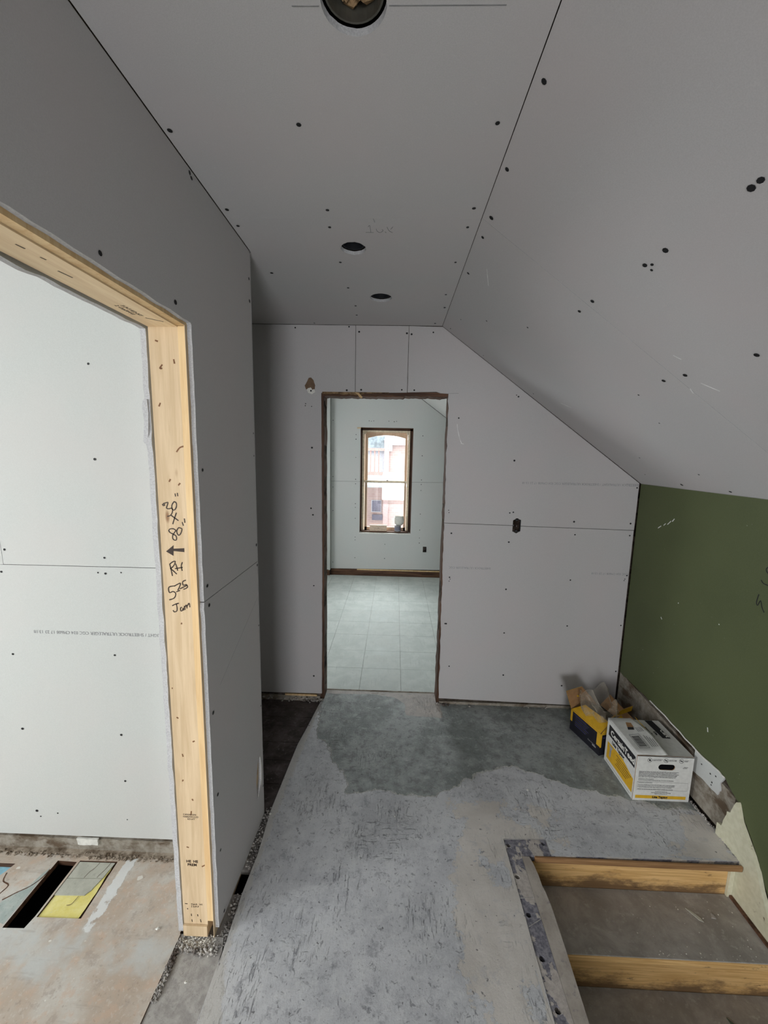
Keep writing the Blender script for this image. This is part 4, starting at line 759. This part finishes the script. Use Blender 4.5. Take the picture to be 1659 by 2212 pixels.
MB().box((-3.7, -2.5, -.1), (-3.6, -1.3, 2.6)).box((-3.7, -.1, -.1), (-3.6, 1.5, 2.6)).box((-3.7, -1.3, -.1), (-3.6, -.1, .9)).box((-3.7, -1.3, 2.3), (-3.6, -.1, 2.6)).build('wall_left_room_side', M['paper_pale_lit'], None, 'structure')
cl = slab('ceiling', [(-2.45, -3.6), (-2.45, -.72), (1.425, -.72), (1.425, -3.6)][::-1], CEI[0], CEI[1], CEI[2], T, PP, None, (), 'structure')
MB().box((-2.1, 1.645, -.1), (-2.0, 2.56, 2.6)).build('wall_closet_end', M['paper'], None, 'structure')

# ------------------------------------------------------------------ outlet boxes
def outlet(x, y, z, w, h, label, sc=1):
    e = empty('outlet_box', (x, y, z), label, 'outlet box'); d = .045; t = .0022
    mb = MB(); mb.box((-w, 0, -h), (-w+t, d, h)).box((w-t, 0, -h), (w, d, h)).box((-w, 0, -h), (w, d, -h+t)).box((-w, 0, h-t), (w, d, h)).box((-w, d, -h), (w, d+t, h)); mb.build('box_shell', M['plasticbox'], e)
    MB().box((-.006, .004, h-.010), (.006, .02, h-.002)).build('screw_ear', M['plasticbox'], e); MB().box((-.006, .004, -h+.002), (.006, .02, -h+.010)).build('screw_ear', M['plasticbox'], e)
    for k in range(3):
        mb = MB(); x0 = -.012+.010*k; mb.tube([(x0, d-.002, h*.6), (x0+.006, d*.55, .012), (x0-.004, d*.35, -.004*k), (x0+.008, d*.6, -h*.55), (x0, d-.002, -h*.7)], .0018, 6); mb.build('wire', M['wire'] if k != 1 else M['dark'], e)
    return e
outlet(ox, YF+.003, oz, ow-.001, oh-.002, 'black outlet box with wires set across the drywall seam right of the doorway')
mb = MB(); outlet(.425, WYb-.004, .391, .024, .038, 'black outlet box low on the far room wall, right of the window')
# cut-out behind the slit in the partition
e = empty('cable_box', (XL-T-.004, 1.602, .235), 'dark box behind the torn slit low in the grey partition', 'outlet box')
mb = MB(); mb.box((-.03, -.02, -.075), (0, .02, .075)); mb.build('box_shell', M['plasticbox'], e)

# ------------------------------------------------------------------ staircase going down towards the camera
stair = empty('staircase', (1.06, 1.5, 0), 'old flight of stairs going down at the right, golden risers and dark worn treads', 'stairs'); so_ = -V((1.06, 1.5, 0))
def sb(name, a, b, mat, bev=0):
    mb = MB(); mb.box(V(a)+so_, V(b)+so_); ob = mb.build(name, mat, stair)
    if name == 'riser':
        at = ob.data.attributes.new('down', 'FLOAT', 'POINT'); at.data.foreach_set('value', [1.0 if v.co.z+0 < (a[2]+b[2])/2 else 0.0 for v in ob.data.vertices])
    if bev: m = ob.modifiers.new('bevel', 'BEVEL'); m.width = bev; m.segments = 2
    return ob
sb('nosing', (.631, NY-.012, -.026), (SX-.002, NY-.0005, -.0012), M['nosing'], .004)
rz, rn = -.186, .218
for k in range(11):
    yb = 1.533-rn*k; zt = rz*k
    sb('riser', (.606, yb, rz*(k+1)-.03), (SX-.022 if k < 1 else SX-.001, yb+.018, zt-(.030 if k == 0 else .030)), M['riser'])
    if k: 
        sb('tread', (.606, yb-.030, zt-.030), (SX-.0015, yb+rn, zt-.004), M['riser'], .006)
        sb('tread_covering', (.606, yb-.026, zt-.0045), (SX-.002, yb+rn-.0005, zt), M['lino'], .0015)
sb('scotia', (.606, 1.522, -.043), (SX-.004, 1.534, -.031), M['riser'], .003)
sb('corner_trim', (SX-.021, 1.522, rz), (SX-.001, 1.548, -.032), M['cream'])
sb('side_fillet', (SX-.012, 1.29, rz-.001), (SX-.0005, 1.531, rz+.010), M['old_x'])
MB().box((.577, -2.4, -2.7), (.60, 1.56, -.16)).build('wall_stairwell', M['cream'], None, 'structure')
MB().box((.5, -2.5, -2.8), (1.7, 1.7, -2.7)).build('floor_lower', M['lino'], None, 'structure')
MB().box((.60, 1.553, -2.7), (1.516, 1.57, -.031)).build('wall_under_landing', M['plaster_dark'], None, 'structure')
# scraps on the treads
def scrap(name, pts, z, t, mat, label, cat, group=None):
    mb = MB(); mb.prism(pts, (0, 0, z+t), X, Y, t); ob = mb.build(name, mat); return tag(ob, label, cat, group)
zt = rz
scrap('paint_flake', [(1.262, 1.468), (1.288, 1.425), (1.302, 1.418), (1.300, 1.432), (1.278, 1.458)], zt, .002, M['lino_grey'], 'pale leaf-shaped paint flake lying on the first step down', 'debris')
scrap('drywall_chip', [(1.345, 1.435), (1.362, 1.432), (1.368, 1.445), (1.355, 1.452)], zt, .003, M['rubble'], 'small grey drywall chip right of the paint flake on the first step', 'debris')
scrap('painted_shard', [(1.28, 1.245), (1.312, 1.21), (1.335, 1.16), (1.338, 1.10), (1.31, 1.12), (1.29, 1.18)], rz*2, .003, M['greenshard'], 'dark green painted shard lying on the second step down', 'debris')
mb = MB()
for i in range(48): mb.rock((random.uniform(1.0, 1.47), random.choice((random.gauss(1.30, .006), random.uniform(1.3, 1.5))), rz+.003), random.uniform(.001, .0032), 0, .5)
ob = mb.build('dust_crumbs', M['chip']); tag(ob, 'white plaster crumbs scattered along the edge of the first step down', 'debris'); ob['kind'] = 'stuff'

# white plaster bits lying on the hall floor
for i, (x, y, r, lab) in enumerate(((.712, 1.838, .0065, 'small white plaster lump right of centre on the hall floor, before the boxes'), (.035, 1.655, .0045, 'tiny white plaster lump in the middle of the hall floor'), (-.545, 1.640, .006, 'white plaster lump at the far foot of the grey partition'), (-.585, 1.118, .008, 'white gypsum lump against the foot of the door stud'), (-.80, 1.168, .008, 'white plaster lump near the right edge of the stained plywood floor'), (-.628, 1.03, .005, 'white pebble of plaster on the rough mortar strip below the stud'))):
    mb = MB(); mb.rock((0, 0, 0), r, 0, .6); ob = mb.build('plaster_lump', M['chip']); ob.location = (x, y, r*.5 if i != 5 else r*.5); tag(ob, lab, 'debris')

# ------------------------------------------------------------------ cartons
def quad_plate(name, P, t, mats, parent):
    """thin bent plate from four corners, thickness t towards its back"""
    a, b, c, d = [V(p) for p in P]; n = (b-a).cross(d-a).normalized(); k = [a, b, c, d]+[q-n*t for q in (a, b, c, d)]
    return mesh_obj(name, k, [(0,1,2,3),(7,6,5,4),(0,4,5,1),(1,5,6,2),(2,6,7,3),(3,7,4,0)], mats, parent, None, [0, 1 if len(mats) > 1 else 0]+[1 if len(mats) > 1 else 0]*4)
cw, cdp, ch = .274, .274, .249
wc = empty('carton', (1.217, 1.807, .0005), 'white and yellow joint compound carton standing by the green wall, printed side out', 'box', rz=0.0)
mb = MB(); hx, hz, hw, hh = .147, .186, .040, .0145
hole = [(hx+sx*(hw-hh)+hh*math.cos(a), hz+hh*1.05*math.sin(a)) for sx, a0 in ((1, -90), (-1, 90)) for a in [math.radians(a0+180*i/8) for i in range(9)]]
slab('front_panel', rect(0, 0, cw, ch-.004), (0, 0, 0), X, Z, .0035, [M['carton'], M['cardboard']], wc, [hole[::-1]])
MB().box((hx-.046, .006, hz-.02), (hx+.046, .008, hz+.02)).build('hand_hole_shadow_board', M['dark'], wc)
MB().box((0, .0036, 0), (.0035, cdp, ch-.004)).box((cw-.0035, .0036, 0), (cw, cdp, ch-.008)).box((.0035, cdp-.0035, 0), (cw-.0035, cdp, ch-.006)).box((.0035, .0036, 0), (cw-.0035, cdp-.0035, .0035)).build('side_panels', M['carton'], wc)
topb = mesh_obj('top_flap', [V(p) for p in ((.001, 0, ch-.004), (cw, 0, ch-.006), (cw, cdp, ch-.005), (.001, cdp, ch-.004), (.001, 0, ch-.0075), (cw, 0, ch-.0095), (cw, cdp, ch-.0085), (.001, cdp, ch-.0075))], [(0,1,2,3),(7,6,5,4),(0,4,5,1),(1,5,6,2),(2,6,7,3),(3,7,4,0)], M['carton'], wc)
# lifted printed flap with a bowed edge
n, m_ = 12, 8; vs = []
for i in range(n+1):
    for j in range(m_+1):
        s = i/n; t = j/m_; x = -.001+.146*s; y = .001+cdp*t
        z = ch+.001+.004*s+.020*max(0, s-.35)*max(0, math.sin(t*math.pi))*1.2+.006*s*noise.noise(V((s*2, t*3, 0)))
        x -= .012*max(0, t-.5)*s*4; vs.append(V((x, y, z)))
k0 = len(vs); vs += [p-V((0, 0, .0025)) for p in vs]; fs = []
for i in range(n):
    for j in range(m_):
        a = i*(m_+1)+j; f = (a, a+m_+1, a+m_+2, a+1); fs += [f, tuple(q+k0 for q in f[::-1])]
per = [i*(m_+1) for i in range(n+1)]+[n*(m_+1)+j for j in range(1, m_+1)]+[i*(m_+1)+m_ for i in range(n-1, -1, -1)]+[j for j in range(m_-1, 0, -1)]
fs += [(per[i], per[i]+k0, per[(i+1) % len(per)]+k0, per[(i+1) % len(per)]) for i in range(len(per))]
fl_ = mesh_obj('lifted_flap', vs, fs, M['carton'], wc, None, None, True)
def zf(x, y): return ch+.0018+.004*(x/.146)+.020*max(0, x/.146-.35)*max(0, math.sin(y/cdp*math.pi))*1.2+.0015
# printing, front
F = (0, -.0004, 0)
def P(name, poly, mat, o=F, u=X, v=Z): return slab(name, poly, V(o), u, v, .0003, mat, wc)
P('yellow_band', rect(.012, .012, .258, .029), M['carton_yel']); text('band_lettering', 'Lite Taping', (.132, -.0008, .0155), X, Z, .0165, M['ink'], wc, 'CENTER', .0002, 0, .0006)
for i, xx in enumerate((.062, .140, .214)):
    ring = circle(xx, .222, .0115, 20); inner = circle(xx, .222, .0100, 20); slab('warning_symbol', ring, V(F), X, Z, .0003, M['ink'], wc, [inner[::-1]])
    P('warning_mark', rough_poly(circle(xx, .222, .0052, 8), {}, 0) if i == 0 else rect(xx-.006, .220, xx+.006, .2245), M['ink'])
    ribbons('warning_bar', [[(xx-.007, .229), (xx+.007, .215)]], F, X, Z, .0016, M['ink'], wc, .0002)
    text('warning_text', ['DO NOT EXPOSE TO\nDIRECT SUNLIGHT', 'DO NOT STORE\nBELOW 5C (40F)', 'DO NOT\nFREEZE'][i], (xx+.0145, -.0004, .2245), X, Z, .0048, M['greyink'], wc)
text('made_in_text', '    MADE IN\nCANADA', (.235, -.0004, .188), X, Z, .0052, M['greyink'], wc, 'CENTER')
par = ['Shake and stir before use. Apply with a drywall knife over tape and fasteners', 'Appliquer une couche mince sur les joints; laisser secher avant la finition', 'Store unopened in a cool place. Keep from freezing and extreme heat always', 'Ne pas exposer au gel. Conserver dans un endroit sec et frais apres usage', 'Coverage varies with thickness, tools, temperature and relative humidity', 'Allow each coat to dry, sand lightly and wipe clean before applying next']
for i, s in enumerate(par): text('fine_print', s, (.016, -.0004, .158-.0058*i), X, Z, .0062, M['greyink'], wc)
for i, (s, z) in enumerate((('Precautions / Mises en garde:', .118), ('Read all directions before opening the bag. Lire toutes les directives', .111), ('WARNING / ATTENTION', .097), ('Dust from sanding may irritate eyes and lungs; wear a mask and goggles.', .086), ('La poussiere peut irriter; porter un masque et des lunettes de securite.', .079), ('In case of contact rinse with water. Keep out of reach of children.', .072), ('Garder hors de la portee des enfants. Rincer a grande eau au besoin.', .062))): text('fine_print', s, (.018, -.0004, z), X, Z, .0062, M['greyink'], wc)
ribbons('text_frame', [[(.014, .105), (.260, .103), (.260, .060), (.014, .060), (.014, .105)]], F, X, Z, .0007, M['greyink'], wc, .0002, False)
for i, s in enumerate(('CertainTeed Canada, Inc.', '2424 Lakeshore Road West, Mississauga', 'Made for professional use')): text('fine_print', s, (.135, -.0004, .050-.0065*i), X, Z, .0058, M['greyink'], wc, 'CENTER')
# printing, left side (reads front to back from the left)
SO = (-.0004, cdp, 0); SU = -Y
P('black_panel', [(.02, .165), (.262, .165), (.262, .226), (.02, .226)], M['ink'], SO, SU, Z)
text('side_lettering', 'CertainTeed', (-.0008, cdp-.040, .180), SU, Z, .043, M['chip'], wc, 'LEFT', .0002, 0, .0012)
text('side_lettering', 'Lite Taping', (-.0006, cdp-.060, .140), SU, Z, .026, M['ink'], wc, 'LEFT', .0002, 0, .0009)
P('yellow_panel', [(.02, .030), (.262, .030), (.262, .105), (.16, .135), (.02, .125)], M['carton_yel'], SO, SU, Z)
for i in range(5): P('side_text_bar', rect(.11+.008*(i % 2), .110-.013*i, .21+.012*((i*3) % 4), .113-.013*i), M['ink'], V(SO)-V((.0005, 0, 0)), SU, Z)
P('tool_picture', [(.045, .055), (.06, .055), (.062, .10), (.075, .118), (.035, .118), (.048, .10)], M['wire'], V(SO)-V((.0004, 0, 0)), SU, Z)
P('foot_line', rect(.02, .012, .25, .014), M['greyink'], SO, SU, Z)
# printing, top
def topP(name, poly, mat, dz=0):
    mb = MB(); pts = [(x, y, zf(x, y)+dz if x < .14 else ch-.0035+dz) for x, y in poly]; k = len(pts)
    return mesh_obj(name, pts+[(a, b, c-.0004) for a, b, c in pts], [tuple(range(k)), tuple(range(2*k-1, k-1, -1))]+[(i+k, (i+1) % k+k, (i+1) % k, i) for i in range(k)], mat, wc)
topP('top_black_band', [(.205, .13), (.245, .13), (.235, cdp-.004), (.195, cdp-.004)], M['ink'], .0006)
topP('top_yellow_stripe', [(.142, .135), (.150, .135), (.144, cdp-.01), (.136, cdp-.01)], M['carton_yel'], .014)
text('top_lettering', 'Cert', (.228, .195, ch-.0027), -Y, X, .030, M['chip'], wc, 'LEFT', .0004, 0, .0008)
text('top_lettering', 'Lite', (.186, .180, ch-.0032), -Y, X, .018, M['ink'], wc, 'LEFT', .0004, 0, .0006)
text('top_lettering', 'Lower Dust', (.160, .215, ch-.0032), -Y, X, .016, M['ink'], wc, 'LEFT', .0004, 0, .0006)
# barcode and small print on the flap
for i in range(15):
    y = .050+.0052*i; w = (.0018, .0032, .0012, .0026)[i % 4]; topP('barcode_bar', [(.040, y), (.076, y), (.076, y+w), (.040, y+w)], M['ink'], .0012)
for a, b in (((.034, .040), (.084, .040)), ((.034, .135), (.084, .135))): topP('barcode_frame', [(a[0], a[1]), (b[0], b[1]), (b[0], b[1]+.0015), (a[0], a[1]+.0015)], M['greyink'], .0010)
for xx in (.034, .0825): topP('barcode_frame', [(xx, .040), (xx+.0015, .040), (xx+.0015, .1365), (xx, .1365)], M['greyink'], .0010)
for i in range(4): topP('flap_text_bar', [(.098+.009*i, .045), (.100+.009*i, .045), (.100+.009*i, .125-.01*i), (.098+.009*i, .125-.01*i)], M['ink'], .0012)
for i in range(4): topP('flap_text_bar', [(.092+.008*i, .150), (.094+.008*i, .150), (.094+.008*i, .185), (.092+.008*i, .185)], M['greyink'], .0012)
topP('flap_hand_slot', [(.058, .195), (.088, .190), (.094, .225), (.070, .232)], M['cardboard'], .0016); topP('flap_slot_shadow', [(.052, .175), (.080, .170), (.086, .189), (.058, .194)], M['ink'], .0014)

# yellow and black carton, open, with a plastic bag
yc = empty('carton', (1.197, 2.10, .0005), 'open black and yellow carton in the dark corner behind the white carton', 'box', rz=math.radians(16.5))
L_, Wd, Hh = .238, .205, .135
MB().box((0, 0, 0), (Wd, .003, Hh)).box((0, .003, 0), (.003, L_, Hh)).box((Wd-.003, .003, 0), (Wd, L_, Hh)).box((.003, L_-.003, 0), (Wd-.003, L_, Hh)).box((.003, .003, 0), (Wd-.003, L_-.003, .003)).build('carton_body', M['carton_black'], yc)
def YP_(name, poly, mat, o, u, v): return slab(name, poly, V(o), u, v, .0003, mat, yc)
YP_('yellow_edge', rect(0, .128, L_, Hh), M['carton_yel'], (-.0004, L_, 0), -Y, Z); YP_('yellow_edge', rect(L_-.026, .055, L_, .130), M['carton_yel'], (-.0004, L_, 0), -Y, Z)
YP_('yellow_edge', rect(0, .06, .016, Hh), M['carton_yel'], (-.0004, L_, 0), -Y, Z); YP_('yellow_edge', rect(0, .126, Wd, Hh), M['carton_yel'], (0, -.0004, 0), X, Z); YP_('yellow_edge', rect(0, .05, .010, .128), M['carton_yel'], (0, -.0004, 0), X, Z)
YP_('violet_line', rect(.03, .117, .13, .119), M['violet'], (-.0006, L_, 0), -Y, Z)
for i in range(6): YP_('faint_text_bar', rect(.04, .108-.011*i, .15-.01*(i % 3), .110-.011*i), M['violet'] if i % 2 else M['greyink'], (-.0005, L_, 0), -Y, Z)
text('side_print', 'Dust Control', (-.0007, L_-.15, .038), -Y, Z, .010, M['wire'], yc)
YP_('label_patch', rect(.185, .028, .212, .036), M['wire'], (-.0006, L_, 0), -Y, Z); text('side_print', 'BOX N', (.018, -.0007, .105), X, Z, .010, M['violet'], yc)
YM = [M['carton_yel'], M['cardboard']]
# four flaps: left leaning inwards, front small, back upright, right out to the green wall
quad_plate('flap', [(0, .004, Hh+.001), (.085, .028, Hh+.036), (.060, L_-.045, Hh+.045), (0, L_-.003, Hh+.001)], .003, YM, yc)
quad_plate('flap', [(.003, 0, Hh+.001), (Wd-.003, 0, Hh+.001), (Wd-.02, .050, Hh+.052), (.092, .030, Hh+.040)], .003, YM, yc)
quad_plate('flap', [(0, L_, Hh), (Wd-.01, L_, Hh), (.075, L_+.010, Hh+.130), (-.045, L_+.004, Hh+.120)], .003, [M['cardboard'], M['carton_yel']], yc)
quad_plate('flap', [(Wd, L_-.01, Hh), (Wd, .01, Hh), (Wd+.055, .012, Hh+.022), (Wd+.050, L_-.03, Hh+.075)], .003, [M['cardboard'], M['cardboard']], yc)
quad_plate('flap', [(Wd-.10, .045, Hh+.050), (Wd+.062, .060, Hh+.062), (Wd+.072, .062, Hh+.090), (Wd-.02, .052, Hh+.085)], .003, YM, yc)
# bag
pb = empty('plastic_bag', (1.235, 2.24, .04), 'crumpled clear plastic bag spilling out of the open black and yellow carton', 'bag', rz=math.radians(16.5))
nu, nv = 36, 22; vs = []; rim = []
for j in range(nv+1):
    t = j/nv
    for i in range(nu):
        a = 2*math.pi*i/nu; r = .084*(1+.25*t)*(1+.22*noise.noise(V((math.cos(a)*2.2, math.sin(a)*2.2, t*2.5)))+.10*noise.noise(V((a*5, t*7, 3))))
        lean = .05*max(0, t-.3)
        z = .01+.23*t+.045*t*noise.noise(V((math.cos(a)*1.5+5, math.sin(a)*1.5, 0)))*2
        x = r*math.cos(a)*.95-lean*1.1+.045; y = r*math.sin(a)*1.05+lean*.5-.005
        if t > .75: x *= 1-.35*(t-.75)*4*.6; z -= .02*(t-.75)*4*max(0, math.sin(a))
        vs.append(V((x, y, z)))
fs = [(j*nu+i, j*nu+(i+1) % nu, (j+1)*nu+(i+1) % nu, (j+1)*nu+i) for j in range(nv) for i in range(nu)]
mesh_obj('bag_film', vs, fs, M['film'], pb, None, None, True)
mb = MB(); mb.tube([vs[nv*nu+i] for i in range(nu)]+[vs[nv*nu]], .0011, 5); mb.build('bag_rim', M['film'], pb)
mb = MB()
for i in range(14):
    a = random.uniform(0, 6.28); r = random.uniform(0, .05); c = V((r*math.cos(a)+.05, r*math.sin(a), random.uniform(.06, .14)))
    mb.tube([c+V([random.uniform(-.03, .03) for _ in range(3)])*q for q in (0, 1, 1.4)], .0012, 4)
mb.build('bag_creases', M['film'], pb)['kind'] = 'stuff'

# ------------------------------------------------------------------ outside the window: neighbouring house across the alley
OY = 9.5
hs = empty('neighbouring_house', (0, OY, -3), 'brick house with white trim across the alley, seen through the far window', 'building'); ho = -V((0, OY, -3))
def hb(name, a, b, mat, par=None):
    par = par or hs; mb = MB(); mb.box(V(a)+ho, V(b)+ho); return mb.build(name, mat, par)
hb('brick_wall', (-2.8, OY+.5, -3), (-.26, OY+.9, 1.14), M['brick']); hb('pier', (-.27, OY-.05, -3), (-.155, OY+.5, 2.02), M['siding'])
hb('brick_wall', (-.155, OY, -3), (2.8, OY+.4, 1.90), M['brick']); hb('gutter', (-.16, OY-.12, 1.88), (2.8, OY+.02, 1.99), M['trim_out']); hb('downspout', (-.155, OY-.1, 1.74), (-.085, OY-.02, 1.93), M['trim_out'])
hb('fascia', (-2.8, OY+.2, 2.10), (2.8, OY+.3, 2.22), M['trim_out']); hb('balcony_slab', (-2.8, OY-.1, 1.04), (-.27, OY+.5, 1.12), M['trim_out'])
for i in range(7):
    hb('shingle_course', (-2.8, OY+.42-.012*i, 2.12-.055*i-.055), (-.27, OY+.46, 2.12-.055*i), M['shingle'])
hb('balcony_wall', (-2.8, OY+.44, 1.12), (-.27, OY+.50, 1.75), M['trim_out'])
w_ = hb('window', (-.58, OY+.48, .22), (-.33, OY+.50, .52), M['trim_out']); hb('pane', (-.565, OY+.47, .235), (-.345, OY+.48, .505), M['slatewin'], w_)
hb('blind', (-.56, OY+.46, .02), (-.30, OY+.48, .16), M['slatewin'])
rl = empty('balcony_railing', (-.8, OY-.05, 1.14), 'red wooden balcony railing seen at the upper left of the far window', 'railing')
for nm, a, b in [('rail', (-1.2, -.02, .60), (.53, .03, .66)), ('rail', (-1.2, -.02, .03), (.53, .03, .11))]: MB().box(a, b).build(nm, M['redwood'], rl)
for i in range(17): MB().box((-1.13+.095*i, 0, .11), (-1.13+.095*i+.03, .02, .60)).build('baluster', M['redwood'], rl)
ls = empty('lumber_stack', (-.55, OY-.2, -.20), 'stack of pale boards below the neighbouring house wall, seen through the window', 'lumber')
for i in range(4): MB().box((-.6, 0, .045*i), (.27, .1, .045*i+.03)).build('board', M['lumber'], ls)

MB().prism([(-2.75, .93), (-2.75, .985), (-.75, 1.0), (.35, .985), (.35, .965)], V((0, OY-.9, 0))+ho, X, Z, .94).build('porch_roof', M['shingle'], hs)
MB().box((-8, 5.75, -3.1), (8, 12, -3.0)).build('ground', M['ground'], None, 'structure')
print('objects', len(bpy.data.objects), 'tris', sum(len(o.data.polygons) for o in bpy.data.objects if o.type == 'MESH'))
